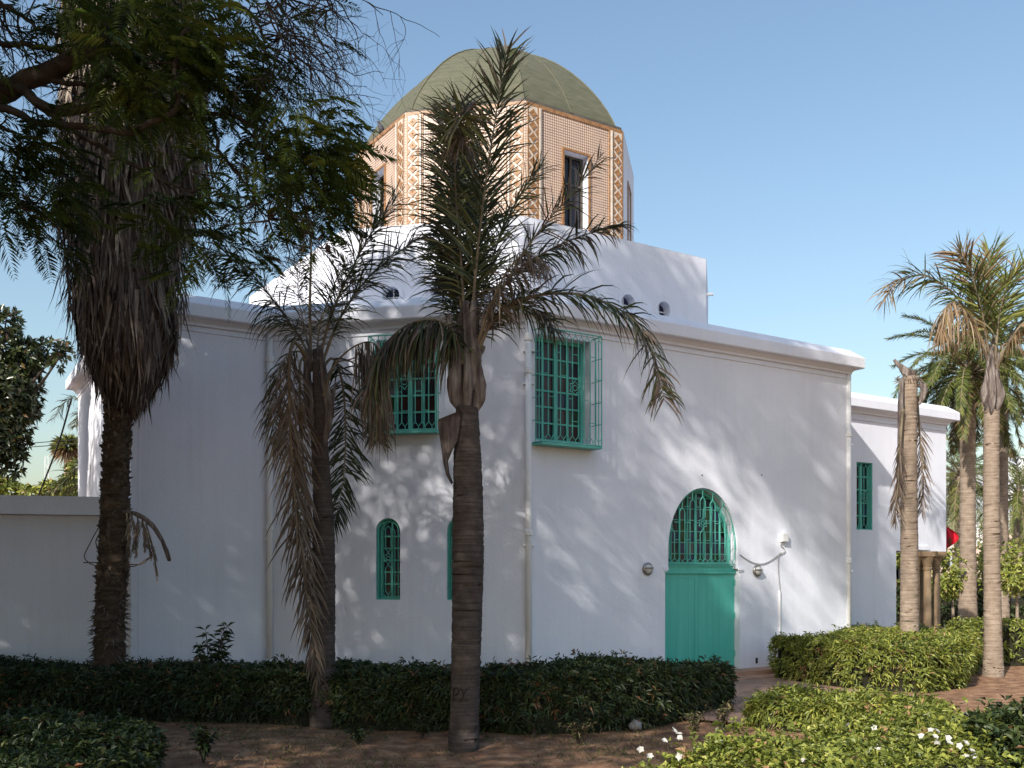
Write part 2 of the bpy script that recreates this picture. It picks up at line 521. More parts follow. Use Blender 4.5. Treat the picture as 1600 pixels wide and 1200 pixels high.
# annex: lower wall, then a storey that juts out over columns
AX = 3.44; AE = 5.47; ZO = 2.54; ZXT = 6.1
wall_mesh('annex_wall', WX, [(0, -.2), (AX, -.2), (AX, ZO), (AE, ZO), (AE, ZXT), (0, ZXT)], [win_x], M_PL, mau, .28)
WXe = Wall(WX.p(AE, 0)[:2], BK)
wall_mesh('annex_wall', WXe, [(0, ZO), (6, ZO), (6, ZXT), (0, ZXT)], [], M_PL, mau)
WXl = Wall(WX.p(AX, 0)[:2], BK)
wall_mesh('annex_wall', WXl, [(0, -.2), (6, -.2), (6, ZO), (0, ZO)], [], M_PL, mau)
mb = MB(); mb.add([WX.p(AX, ZO), WX.p(AE, ZO), WX.p(AE, ZO, -6), WX.p(AX, ZO, -6)], [(0, 3, 2, 1)])
mb.box(WX.p(3.95, ZO, .0)+np.array((0, 0, .03)), WX.v3(.75), WX.v3(out=.05), (0, 0, .1))
mb.build('porch_soffit', M_PL, mau)
# roofs (also keep the rooms dark)
mb = MB(); mb.add([(*B0, 6.55), (*A0, 6.55), (*C0, 6.55), (*C1, 6.55), (*C2, 6.55), (*(C2+7*BK), 6.55), (*(B0+np.array((6, 6))), 6.55)], [tuple(range(7))])
q = WX.p(0, 6.05); mb.add([WX.p(0, 6.05), WX.p(AE, 6.05), WX.p(AE, 6.05, -6), WX.p(0, 6.05, -6)], [(0, 1, 2, 3)])
mb.build('roof', M_PL, mau)


def sweep(name, prof, path, m, parent, ends=True):
    path = [np.array(p, float) for p in path]
    segs = [nrm(path[i+1]-path[i]) for i in range(len(path)-1)]
    ns = [np.array((d[1], -d[0])) for d in segs]
    mit = []
    for i in range(len(path)):
        if i == 0: mit.append(ns[0])
        elif i == len(path)-1: mit.append(ns[-1])
        else: mit.append((ns[i-1]+ns[i])/(1+ns[i-1] @ ns[i]))
    k = len(prof); mb = MB()
    vs = [(*(p+mv*o), z) for p, mv in zip(path, mit) for o, z in prof]
    fs = [(i*k+j, (i+1)*k+j, (i+1)*k+j+1, i*k+j+1) for i in range(len(path)-1) for j in range(k-1)]
    if ends: fs += [tuple(range(k)), tuple(reversed(range((len(path)-1)*k, len(path)*k)))]
    mb.add(vs, fs)
    return mb.build(name, m, parent)


main_path = [B0+4*np.array((.864, .503)), B0, A0, C0, C1, C2, C2+6.9*BK]
def off(prof, dz): return [(o, z+dz) for o, z in prof]
cor = [(.0, 6.235), (.055, 6.245), (.06, 6.285), (.12, 6.34), (.15, 6.352), (.23, 6.352), (.245, 6.37), (.245, 6.565), (.235, 6.585), (.02, 6.76), (-.32, 6.77), (-.32, 6.4)]
sweep('cornice', cor, main_path, M_PL, mau)
sweep('string_course', [(0, 6.135), (.022, 6.145), (.022, 6.17), (0, 6.18)], main_path, M_PL, mau)
ax_path = [WX.p(-.0, 0)[:2], WX.p(AE, 0)[:2], WX.p(AE, 0, -5.9)[:2]]
sweep('annex_cornice', [(o*.95, (z-6.352)*.92+5.86) for o, z in cor], ax_path, M_PL, mau)
sweep('annex_string_course', [(0, 5.60), (.022, 5.61), (.022, 5.635), (0, 5.645)], ax_path, M_PL, mau)

# octagonal-cornered base of the drum
PV = np.array((.244, 19.88)); PR = PV+4.98*D33; PL = PV-3.87*np.array((math.cos(R(12)), -math.sin(R(12))))
PB = PL+6.0*BK; PR2 = PR+3.2*np.array((math.cos(R(78)), math.sin(R(78)))); ZB = 9.15
WB1 = Wall(PV, PR-PV); WB2 = Wall(PL, PV-PL); WB3 = Wall(PB, PL-PB); WB4 = Wall(PR, PR2-PR)
L12 = 3.87
portR = [(3.70, 7.80), (2.68, 7.80)]; portC = [(L12-2.80, 7.72), (L12-1.77, 7.72)]
wall_mesh('upper_wall', WB1, rect(0, 6.5, 4.98, ZB), [disc(t, z, .185) for t, z in portR], M_PL, mau, .22)
wall_mesh('upper_wall', WB2, rect(0, 6.5, L12, ZB), [disc(t, z, .185) for t, z in portC], M_PL, mau, .22)
wall_mesh('upper_wall', WB3, rect(0, 6.5, 6, ZB), [], M_PL, mau)
wall_mesh('upper_wall', WB4, rect(0, 6.5, 3.2, ZB), [], M_PL, mau)
sweep('upper_parapet', [(0, ZB-.02), (.004, ZB), (-.3, ZB+.01), (-.3, ZB-.3)], [PB, PL, PV, PR, PR2], M_PL, mau)
mb = MB(); mb.add([(*PB, 8.9), (*PL, 8.9), (*PV, 8.9), (*PR, 8.9), (*PR2, 8.9)], [(0, 1, 2, 3, 4)]); mb.build('upper_roof', M_PL, mau)
for W, lst in ((WB1, portR), (WB2, portC)):
    for t, z in lst:
        mb = MB(); n = 24
        for (ra, rb, o1) in ((.185, .27, .025),):
            vs = []
            for i in range(n):
                c, s_ = math.cos(2*math.pi*i/n), math.sin(2*math.pi*i/n)
                vs += [W.p(t+ra*c, z+ra*s_, 0.002), W.p(t+ra*c, z+ra*s_, o1), W.p(t+rb*c, z+rb*s_, o1), W.p(t+rb*c, z+rb*s_, 0.002)]
            fs = []
            for i in range(n):
                a, b = 4*i, 4*((i+1) % n)
                for j in range(3): fs.append((a+j, b+j, b+j+1, a+j+1))
            mb.add(vs, fs)
        pw = mb.build('porthole', M_PL, mau)
        mb = MB(); mb.add([W.p(t+.2*math.cos(2*math.pi*i/n), z+.2*math.sin(2*math.pi*i/n), -.2) for i in range(n)], [tuple(range(n))])
        mb.build('pane', M_GLASS[3], pw)
        mb = MB(); mb.box(W.p(t-.012, z-.185, -.19), W.v3(.024), W.v3(out=.03), (0, 0, .37)); mb.box(W.p(t-.185, z-.012, -.192), W.v3(.37), W.v3(out=.025), (0, 0, .024)); mb.build('glazing_bar', M_WMET, pw)
mb = MB(); mb.tube([WB4.p(.05, 8.35, -.05), WB4.p(.05, 8.35, .16)], .035, 8); mb.build('water_spout', M_WMET, mau)

# drum, eight faces
DC = np.array((-.362, 25.30)); RD = 3.606; ZD0, ZD1 = 8.6, 12.35
dv = [DC+RD*np.array((math.cos(R(-79.5+45*k)), math.sin(R(-79.5+45*k)))) for k in range(8)]
tile_me = None
for k in range(8):
    W = Wall(dv[k], dv[(k+1) % 8]-dv[k]); S8 = 2.76
    vis = k in (0, 7, 6, 1)
    wn = rect(S8/2-.345, 9.62, S8/2+.345, 11.52)
    white_side = k in (1, 2)
    fo = wall_mesh('drum_wall', W, rect(0, ZD0, S8, ZD1), [wn], M_PL if white_side else M_MOS, mau, .0)
    me = fo.data
    uvl = me.uv_layers.new(name='UVMap')
    for lp in me.loops:
        co = np.array(me.vertices[lp.vertex_index].co)+WL[mau.name]
        uvl.data[lp.index].uv = (float((co[:2]-W.O) @ W.d), float(co[2]))
    if not vis: continue
    # window of the drum
    wd = MB(); t0, t1 = S8/2-.345, S8/2+.345
    vv = [W.p(t, z, 0) for t, z in wn]+[W.p(t, z, -.26) for t, z in wn]
    wd.add(vv, [(i, (i+1) % 4, 4+(i+1) % 4, 4+i) for i in range(4)])
    wo = wd.build('drum_window', M_PL, mau)
    fr = MB()
    for (a, b, c, d_) in ((t0-.05, 9.57, t0, 11.57), (t1, 9.57, t1+.05, 11.57), (t0, 11.52, t1, 11.57), (t0, 9.57, t1, 9.62)):
        fr.box(W.p(a, b, .001), W.v3(c-a), W.v3(out=.03), (0, 0, d_-b))
    fr.build('window_surround', M_TILE, wo)
    fr = MB()
    for a in (t0, S8/2-.02, t1-.04): fr.box(W.p(a, 9.62, -.24), W.v3(.04), W.v3(out=.04), (0, 0, 1.9))
    for z in (9.62, 10.85, 11.48): fr.box(W.p(t0+.04, z, -.236), W.v3(.61), W.v3(out=.03), (0, 0, .04))
    fr.build('window_frame', M_LEAD, wo)
    g = MB(); g.add([W.p(t0, 9.62, -.25), W.p(t1, 9.62, -.25), W.p(t1, 11.52, -.25), W.p(t0, 11.52, -.25)], [(0, 1, 2, 3)]); g.build('pane', M_GLASS[0], wo)
    if white_side: continue
    # border bands and corner strips with lozenge tiles
    bd = MB()
    bd.box(W.p(.02, ZD1-.085, .002), W.v3(S8-.04), W.v3(out=.015), (0, 0, .085))
    for a in (.40, S8-.44): bd.box(W.p(a, ZD0, .002), W.v3(.025), W.v3(out=.024), (0, 0, ZD1-.087-ZD0))
    bd.build('border_band', M_TILE, mau)
    for (a, sgn) in ((.035, 1), (S8-.335, -1)):
        st = MB(); st.box(W.p(a, ZD0, .002), W.v3(.30), W.v3(out=.02), (0, 0, ZD1-.087-ZD0))
        so_ = st.build('corner_strip', M_TILEW, mau)
        ed = MB()
        for e_ in (a, a+.27): ed.box(W.p(e_, ZD0, .0225), W.v3(.03), W.v3(out=.008), (0, 0, ZD1-.09-ZD0))
        ed.build('strip_edging', M_TILE, so_)
        rb = MB(); pa = .345 if sgn > 0 else S8-.395
        rb.box(W.p(pa, ZD0, .002), W.v3(.045), W.v3(out=.05), (0, 0, ZD1-.088-ZD0)); rb.build('white_rib', M_TILEW, mau)
        if tile_me is None:
            tm = MB(); o_ = .105
            pts = []
            for i in range(8):
                rr = .112 if i % 2 == 0 else .072
                pts.append((rr*math.cos(math.pi*i/4), rr*math.sin(math.pi*i/4)))
            vs = [(x, 0, z) for x, z in pts]+[(x*.92, -.016, z*.92) for x, z in pts]+[(x*.3, -.016, z*.3) for x, z in pts]+[(0, -.006, 0)]
            fs = [(i, (i+1) % 8, 8+(i+1) % 8, 8+i) for i in range(8)]+[(8+i, 8+(i+1) % 8, 16+(i+1) % 8, 16+i) for i in range(8)]+[(16+i, 16+(i+1) % 8, 24) for i in range(8)]
            tm.add(vs, fs)
            tile_me = bpy.data.meshes.new('tile'); tile_me.from_pydata(tm.v, [], tm.f); tile_me.materials.append(M_TILE)
            tri = bpy.data.meshes.new('corner_tile')
            tri.from_pydata([(0, 0, -.085), (.075, 0, 0), (0, 0, .085), (0, -.012, -.07), (.062, -.012, 0), (0, -.012, .07)], [], [(0, 1, 4, 3), (1, 2, 5, 4), (3, 4, 5)])
            tri.materials.append(M_TILE)
        zz = ZD1-.24
        while zz > ZD0+.1:
            to = bpy.data.objects.new('tile', tile_me); COL.objects.link(to); to.parent = so_
            p = W.p(a+.15, zz, .0225)-WL[mau.name]
            to.location = p; to.rotation_euler = (0, 0, math.atan2(W.d[1], W.d[0]))
            for sx in (-1, 1):
                t2 = bpy.data.objects.new('tile', tri); COL.objects.link(t2); t2.parent = so_
                t2.location = W.p(a+.15-sx*.118, zz-.131, .0225)-WL[mau.name]
                t2.rotation_euler = (0, 0, math.atan2(W.d[1], W.d[0])); t2.scale = (sx, 1, 1)
            zz -= .262
# dome
dm = MB(); nph = 18; RA, HD = 3.15, 2.7
ring = []
Z0D = ZD1+.10
for i in range(nph):
    ph = (math.pi/2)*i/(nph-1)
    r = RA*math.cos(ph)**1.1; z = Z0D+HD*math.sin(ph)**1.65
    ring.append((max(r, .01), z))
sub = 4
def dome_ring(r, z):
    out = []
    for k in range(8):
        a = R(-79.5+45*k); b = R(-79.5+45*(k+1))
        pa = np.array((math.cos(a), math.sin(a)))*r/math.cos(R(22.5)); pb = np.array((math.cos(b), math.sin(b)))*r/math.cos(R(22.5))
        for s_ in range(sub):
            q = DC+pa+(pb-pa)*s_/sub
            out.append((q[0], q[1], z))
    return out
vs = []
for r, z in ring: vs += dome_ring(r, z)
nn = 8*sub
fs = [(i*nn+j, i*nn+(j+1) % nn, (i+1)*nn+(j+1) % nn, (i+1)*nn+j) for i in range(nph-1) for j in range(nn)]
dm.add(vs, fs)
dome = dm.build('dome', M_DOME, mau)
sm = MB()
for k in range(8):
    for frac in (0, .5):
        a = R(-79.5+45*k); b = R(-79.5+45*(k+1))
        pts = []
        for r, z in ring[:-1]:
            pa = np.array((math.cos(a), math.sin(a)))*r/math.cos(R(22.5)); pb = np.array((math.cos(b), math.sin(b)))*r/math.cos(R(22.5))
            q = DC+pa+(pb-pa)*frac
            pts.append((q[0], q[1], z+.004))
        sm.tube(pts, .022 if frac == 0 else .013, 5)
sm.build('seam', M_LEAD if False else mat_noise('seam_grey', [(.09, .09, .06), (.13, .13, .09)], 5, .8), dome)
fl = MB(); rr = 3.33*.985/math.cos(R(22.5))
o8 = [(DC[0]+rr*math.cos(R(-79.5+45*k)), DC[1]+rr*math.sin(R(-79.5+45*k))) for k in range(8)]
fl.add([(x, y, ZD1+.002) for x, y in o8]+[(x, y, ZD1+.10) for x, y in o8], [(k, (k+1) % 8, 8+(k+1) % 8, 8+k) for k in range(8)]+[tuple(range(8, 16)), tuple(range(7, -1, -1))])
fl.build('dome_kerb', M_LEAD, mau)
# thin coping of the drum
o9 = [(DC[0]+3.61*math.cos(R(-79.5+45*k)), DC[1]+3.61*math.sin(R(-79.5+45*k))) for k in range(8)]
cp = MB(); cp.add([(x, y, ZD1-.03) for x, y in o9]+[(x, y, ZD1) for x, y in o9], [(k, (k+1) % 8, 8+(k+1) % 8, 8+k) for k in range(8)]+[tuple(range(8, 16)), tuple(range(7, -1, -1))])
cp.build('drum_coping', M_TILEW, mau)


# ---- windows
def bar(mb, W, a, b, out, r=.009):
    mb.tube([W.p(a[0], a[1], out), W.p(b[0], b[1], out)], r, 4)


def rosette(mb, W, t, z, out, r, rb=.008):
    pts = []
    for i in range(12):
        rr = r if i % 2 == 0 else r*.62
        an = math.pi/2+math.pi*i/6
        pts.append((t+rr*math.cos(an), z+rr*math.sin(an)))
    for i in range(12): bar(mb, W, pts[i], pts[(i+1) % 12], out, rb)
    for i in range(8):
        a, b = 2*math.pi*i/8, 2*math.pi*(i+1)/8
        bar(mb, W, (t+.36*r*math.cos(a), z+.36*r*math.sin(a)), (t+.36*r*math.cos(b), z+.36*r*math.sin(b)), out, rb)


def casement(W, t0, z0, t1, z1, rec, cols, rows, parent, stile=.06):
    """green frame, glazing bars and single panes"""
    fr = MB()
    fr.box(W.p(t0, z0, -rec), W.v3(stile), W.v3(out=.07), (0, 0, z1-z0)); fr.box(W.p(t1-stile, z0, -rec), W.v3(stile), W.v3(out=.07), (0, 0, z1-z0))
    fr.box(W.p(t0+stile, z0, -rec), W.v3(t1-t0-2*stile), W.v3(out=.068), (0, 0, stile)); fr.box(W.p(t0+stile, z1-stile, -rec), W.v3(t1-t0-2*stile), W.v3(out=.068), (0, 0, stile))
    xs = np.linspace(t0+stile, t1-stile, cols+1); zs = np.linspace(z0+stile, z1-stile, rows+1)
    for i in range(1, cols):
        wd = .075 if (cols % 2 == 0 and i == cols//2) else .03
        fr.box(W.p(xs[i]-wd/2, z0+stile, -rec), W.v3(wd), W.v3(out=.06 if wd > .05 else .05), (0, 0, z1-z0-2*stile))
    for z in zs[1:-1]: fr.box(W.p(t0+stile, z-.014, -rec+.002), W.v3(t1-t0-2*stile), W.v3(out=.042), (0, 0, .028))
    fo = fr.build('window', M_TEAL, parent)
    for i in range(cols):
        for j in range(rows):
            tl = rng.normal(0, .012, 2)
            g = MB(); a, b, c, d_ = xs[i], zs[j], xs[i+1], zs[j+1]; o = -rec+.012
            g.add([W.p(a, b, o), W.p(c, b, o+tl[0]*.3), W.p(c, d_, o+tl[1]*.3), W.p(a, d_, o)], [(0, 1, 2, 3)])
            g.build('pane', M_GLASS[rng.choice(5, p=[.35, .2, .12, .15, .18])], fo)
    return fo


def cage(W, t0, z0, t1, z1, p, n, fo, name='grille'):
    """projecting window cage: verticals with pointed ends, rails and a star"""
    g = MB()
    for z in (z0, z1):
        bar(g, W, (t0, z), (t1, z), p, .011)
        for t in (t0, t1): g.tube([W.p(t, z, 0), W.p(t, z, p)], .011, 4)
    for t in (t0, t1): bar(g, W, (t, z0), (t, z1), p, .011)
    xs = np.linspace(t0, t1, n+1)
    st = (xs[1]-xs[0])/2
    for i, t in enumerate(xs[1:-1]):
        bar(g, W, (t, z0+.13), (t, z1-.13), p)
    for i in range(n):
        a, b = xs[i], xs[i+1]
        for (ze, zi) in ((z0+.13, z0+.06), (z1-.13, z1-.06)):
            bar(g, W, (a, ze), (a+st, zi), p, .007); bar(g, W, (a+st, zi), (b, ze), p, .007)
            bar(g, W, (a+st, zi), (a+st, z0 if zi < (z0+z1)/2 else z1), p, .007)
    for k in range(1, 5):
        z = z0+(z1-z0)*k/5
        for i in range(n):
            if (i+k) % 3 == 0: bar(g, W, (xs[i], z), (xs[i+1], z), p, .007)
        for t in (t0, t1): g.tube([W.p(t, z, 0), W.p(t, z, p)], .008, 4)
    for t in (t0, t1):
        for o in (p*.35, p*.7): bar(g, W, (t, z0), (t, z1), o, .008)
    rosette(g, W, (t0+t1)/2+.05, (z0+z1)/2, p+.006, .13)
    return g.build(name, M_TEAL, fo)


fo = casement(WR, .08, 4.26, 1.27, 6.06, .29, 4, 6, mau)
fo['label'] = 'teal window with projecting cage beside the corner drainpipe'
cage(WR, .03, 4.20, 1.29, 6.10, .28, 10, fo)
mb = MB(); mb.box(WR.p(.02, 4.15, .002), WR.v3(1.28), WR.v3(out=.29), (0, 0, .035)); mb.build('sill', M_TEAL, fo)
fo = casement(WC, 2.03, 4.47, 3.13, 6.06, .28, 4, 5, mau)
fo['label'] = 'teal window with cage behind the hanging frond'
cage(WC, 1.98, 4.44, 3.18, 6.08, .26, 10, fo)
mb = MB(); mb.box(WC.p(1.97, 4.39, .002), WC.v3(1.22), WC.v3(out=.27), (0, 0, .035)); mb.build('sill', M_TEAL, fo)
fo = casement(WX, 1.95, 3.02, 2.54, 4.62, .16, 2, 5, mau, .028)
fo['label'] = 'narrow teal window of the set back wing'
cage(WX, 1.955, 3.03, 2.535, 4.61, -.02, 4, fo)
fr = MB()
fr.box(WX.p(2.512, 3.02, -.09), WX.v3(.026), WX.v3(out=.088), (0, 0, 1.6)); fr.build('shutter', M_TEAL, fo)


def arch_ring(W, poly, out0, out1, wd):
    c = np.mean(poly, axis=0)
    mb = MB(); n = len(poly)
    P = np.array(poly)
    In = []
    for i in range(n):
        d1 = nrm(P[i]-P[i-1]); d2 = nrm(P[(i+1) % n]-P[i])
        n1 = np.array((-d1[1], d1[0])); n2 = np.array((-d2[1], d2[0]))
        mm = (n1+n2)/max(1+n1 @ n2, .3)
        In.append(P[i]+mm*wd)
    vs = []
    for i in range(n): vs += [W.p(*P[i], out0), W.p(*P[i], out1), W.p(*In[i], out1), W.p(*In[i], out0)]
    fs = []
    for i in range(n):
        a, b = 4*i, 4*((i+1) % n)
        for j in range(3): fs.append((a+j, b+j, b+j+1, a+j+1))
    mb.add(vs, fs)
    return mb


for poly, lab in ((arc1, 'narrow arched teal window left of the palm trunk'), (arc2, 'narrow arched teal window half hidden by the palm trunk')):
    t0 = min(p[0] for p in poly); t1 = max(p[0] for p in poly); z0, z1 = 1.53, 2.955; tc = (t0+t1)/2
    mb = arch_ring(WC, poly, -.28, -.05, .018); fo = mb.build('arched_window', M_TEAL, mau); fo['label'] = lab
    mb = arch_ring(WC, [(tc+(t-tc)*.93, z0+(z-z0)*.985+.01) for t, z in poly], -.27, -.22, .05)
    mb.box(WC.p(tc-.02, z0+.03, -.265), WC.v3(.04), WC.v3(out=.04), (0, 0, z1-z0-.05))
    for k in range(1, 6): mb.box(WC.p(t0+.02, z0+.05+k*.21, -.262), WC.v3(t1-t0-.04), WC.v3(out=.03), (0, 0, .025))
    mb.build('window_frame', M_TEAL, fo)
    for i in range(2):
        for k in range(6):
            a = t0+.02 if i == 0 else tc; b = tc if i == 0 else t1-.02; zb = z0+.03+k*.21; zt = min(zb+.21, 2.9)
            if k == 5: a, b = max(a, tc-.16), min(b, tc+.16)
            g = MB(); g.add([WC.p(a, zb, -.268), WC.p(b, zb, -.268), WC.p(b, zt, -.268), WC.p(a, zt, -.268)], [(0, 1, 2, 3)])
            g.build('pane', M_GLASS[0 if rng.random() < .7 else 3], fo)
    g = MB(); o = -.02; hw = .085
    for (za, zb) in ((1.62, 2.14), (2.36, 2.82)):
        lo, hi = (za, zb)
        pts = [(tc, lo), (tc+.05, lo+.06), (tc+.05, hi-.06), (tc, hi), (tc-.05, hi-.06), (tc-.05, lo+.06)]
        for i in range(6): bar(g, WC, pts[i], pts[(i+1) % 6], o, .007)
    for s_ in (-1, 1):
        bar(g, WC, (tc+s_*.12, 1.62), (tc+s_*.12, 2.72), o, .007); bar(g, WC, (tc+s_*.18, 1.56), (tc+s_*.18, 2.76), o, .007)
        bar(g, WC, (tc+s_*.12, 2.72), (tc+s_*.08, 2.79), o, .007); bar(g, WC, (tc+s_*.08, 2.79), (tc+s_*.05, 2.72), o, .007)
        bar(g, WC, (tc+s_*.08, 2.79), (tc+s_*.08, 2.88), o, .007)
        bar(g, WC, (tc+s_*.12, 1.62), (tc+s_*.08, 1.56), o, .007); bar(g, WC, (tc+s_*.05, 1.62), (tc+s_*.08, 1.56), o, .007)
    for z in (1.76, 2.66): bar(g, WC, (tc-.225, z), (tc-.18, z), o, .007); bar(g, WC, (tc+.225, z), (tc+.18, z), o, .007)
    bar(g, WC, (tc, 1.5), (tc, 1.62), o, .007)
    for i in range(8):
        a, b = math.pi*i/8, math.pi*(i+1)/8
        bar(g, WC, (tc+.18*math.cos(a), 2.76+.13*math.sin(a)), (tc+.18*math.cos(b), 2.76+.13*math.sin(b)), o, .007)
    rosette(g, WC, tc, 2.25, o+.004, .105, .007)
    g.build('grille', M_TEAL, fo)

# ---- door
RECD = .16
T0, T1 = DOOR_LO; TM = (T0+T1)/2
dr = MB()
dr.box(WR.p(T0, 1.985, -RECD-.02), WR.v3(T1-T0), WR.v3(out=.075), (0, 0, .035)); dr.box(WR.p(T0, 2.02, -RECD-.02), WR.v3(T1-T0), WR.v3(out=.055), (0, 0, .10)); dr.box(WR.p(T0, 2.12, -RECD-.02), WR.v3(T1-T0), WR.v3(out=.07), (0, 0, .03))
door = dr.build('door', M_DOOR, mau); door['label'] = 'teal double door with arched fanlight'
for k, (a, b) in enumerate(((T0+.005, TM-.004), (TM+.004, T1-.005))):
    lf = MB()
    lf.box(WR.p(a, .13, -RECD-.035), WR.v3(b-a), WR.v3(out=.035), (0, 0, 1.85))
    for (x0, x1, z0, z1) in ((a, a+.09, .13, 1.98), (b-.09, b, .13, 1.98), (a+.09, b-.09, 1.90, 1.98), (a+.09, b-.09, .13, .26)):
        lf.box(WR.p(x0, z0, -RECD+.001), WR.v3(x1-x0), WR.v3(out=.012), (0, 0, z1-z0))
    lo = lf.build('door_leaf', M_DOOR, door)
    npk = 5; xs = np.linspace(a+.0915, b-.0915, npk+1)
    for i in range(npk):
        pk = MB(); pk.box(WR.p(xs[i]+.0015, .262, -RECD+.001), WR.v3(xs[i+1]-xs[i]-.003), WR.v3(out=.008), (0, 0, 1.636))
        pk.build('plank', M_DOOR, door)
for z in (.35, 1.1, 1.75):
    hg = MB(); hg.tube([WR.p(T1-.012, z, -RECD+.03), WR.p(T1-.012, z+.12, -RECD+.03)], .012, 8); hg.build('hinge', M_DOOR, door)
for a, sgn in ((T0, 1), (T1, -1)):
    im = MB()
    im.box(WR.p(a-.06 if sgn < 0 else a-.05, ZD-.03, .002), WR.v3(.11), WR.v3(out=.03), (0, 0, .05))
    im.box(WR.p(a-.045 if sgn < 0 else a-.035, ZD-.055, .002), WR.v3(.08), WR.v3(out=.018), (0, 0, .025))
    im.build('impost_moulding', M_PL, mau)
# fanlight
fan_poly = arch(DOOR_UP[0]+.01, DOOR_UP[1]-.01, ZFAN, 2.45, ZAP-.02, 22)
mb = arch_ring(WR, fan_poly, -.26, -.2, .06)
fa, fb = DOOR_UP[0]+.05, DOOR_UP[1]-.05; fc = (fa+fb)/2; hw = (fb-fa)/2
def ztop(t):
    x = min(abs(t-fc)/hw, .999)
    return 2.45+(ZAP-.07-2.45)*math.sqrt(1-x*x)
for i in range(1, 8):
    t = fa+(fb-fa)*i/8; wd = .05 if i == 4 else .02
    mb.box(WR.p(t-wd/2, ZFAN, -.25), WR.v3(wd), WR.v3(out=.035), (0, 0, ztop(t)-ZFAN-.02))
for k in range(1, 7):
    z = ZFAN+k*.215
    x = 1.0 if z < 2.45 else math.sqrt(max(0, 1-((z-2.45)/(ZAP-.07-2.45))**2))
    mb.box(WR.p(fc-hw*x, z-.007, -.252), WR.v3(2*hw*x), WR.v3(out=.02), (0, 0, .014))
fn = mb.build('fanlight', M_TEAL, mau); fn['label'] = 'arched fanlight of dark stained glass over the teal door'
for i in range(8):
    for k in range(7):
        a = fa+(fb-fa)*i/8; b = fa+(fb-fa)*(i+1)/8; z0 = ZFAN+k*.215; z1 = min(z0+.215, ZAP-.06)
        zt0, zt1 = min(z1, ztop(a)+.02), min(z1, ztop(b)+.02)
        if max(zt0, zt1) <= z0: continue
        g = MB(); zt0, zt1 = max(zt0, z0), max(zt1, z0)
        g.add([WR.p(a, z0, -.245), WR.p(b, z0, -.245), WR.p(b, zt1, -.245), WR.p(a, zt0, -.245)], [(0, 1, 2, 3)])
        g.build('pane', M_GLASS[rng.choice(5, p=[.35, .2, .12, .2, .13])], fn)
g = MB(); o = -.03
def zo(t):
    x = min(abs(t-fc)/(hw+.03), .999)
    return 2.45+(ZAP-.03-2.45)*math.sqrt(1-x*x)
bar(g, WR, (fa-.02, ZFAN+.02), (fb+.02, ZFAN+.02), o, .01)
NB = 13; st = (fb-fa)/NB
for i in range(NB):
    a, b = fa+i*st, fa+(i+1)*st; m_ = (a+b)/2
    if i % 2 == 0:
        zt = zo(m_)-.13
        if i == 6:
            segs = ((ZFAN+.12, 2.83), (3.06, zt))
        else: segs = ((ZFAN+.12, zt),)
        for (lo, hi) in segs:
            if hi-lo < .1: continue
            bar(g, WR, (a, lo), (a, hi-.08), o, .009); bar(g, WR, (b, lo), (b, hi-.08), o, .009)
            bar(g, WR, (a, hi-.08), (m_, hi), o, .009); bar(g, WR, (b, hi-.08), (m_, hi), o, .009)
        bar(g, WR, (m_, zt), (m_, zo(m_)), o, .009)
    bar(g, WR, (a, ZFAN+.12), (m_, ZFAN+.07), o, .008); bar(g, WR, (m_, ZFAN+.07), (b, ZFAN+.12), o, .008); bar(g, WR, (m_, ZFAN+.07), (m_, ZFAN+.02), o, .008)
    for z in (2.62, 2.95, 3.25):
        if i % 2 == 1 and z < zo(m_)-.05: bar(g, WR, (a, z), (b, z), o, .008)
rosette(g, WR, fc, 2.945, o+.004, .115)
pl = [(fc+(hw+.03)*math.cos(math.pi*i/24), 2.45+(ZAP-.03-2.45)*math.sin(math.pi*i/24)) for i in range(25)]
for i in range(24): bar(g, WR, pl[i], pl[i+1], o, .009)
g.build('grille', M_TEAL, fn)
mb = MB(); mb.box(WR.p(T0-.05, .0, -.4), WR.v3(T1-T0+.1), WR.v3(out=.1), (0, 0, 3.7)); mb.build('door_backing', M_DARK, mau)

# dark rooms behind the openings
for W, poly, dp in ((WR, win_r, .34), (WC, win_c, .36), (WC, arc1, .34), (WC, arc2, .34), (WX, win_x, .33)):
    a = [q[0] for q in poly]; b_ = [q[1] for q in poly]
    mb = MB(); mb.box(WR.p(0, 0) * 0 + W.p(min(a)-.1, min(b_)-.1, -dp), W.v3(max(a)-min(a)+.2), W.v3(out=.02), (0, 0, max(b_)-min(b_)+.2)); mb.build('room_backing', M_DARK, mau)

# ---- steps, drain hole
mb = MB(); mb.box(WR.p(T0-.3, -.05, -.16), WR.v3(T1-T0+1.25), WR.v3(out=.62), (0, 0, .17)); s1 = mb.build('door_step', M_TERRA, mau)
mb = MB(); mb.box(WR.p(T0-.7, -.05, .461), WR.v3(T1-T0+2.3), WR.v3(out=.38), (0, 0, .09)); mb.build('door_step', M_TERRA, mau)
pa = WR.p(T0-1.2, .008, .85); pb = WR.p(T1+1.8, .008, .85)
sheet('path', [tuple(pa[:2]), (2.2, 13.6), (3.6, 12.6), (5.6, 15.6), tuple(pb[:2])], .022, M_PAVE)
mb = MB()
tt = 5.41; mb.box(WR.p(tt-.03, .20, .001), WR.v3(.06), WR.v3(out=.004), (0, 0, .11)); mb.build('drain_hole', M_DARK, mau)


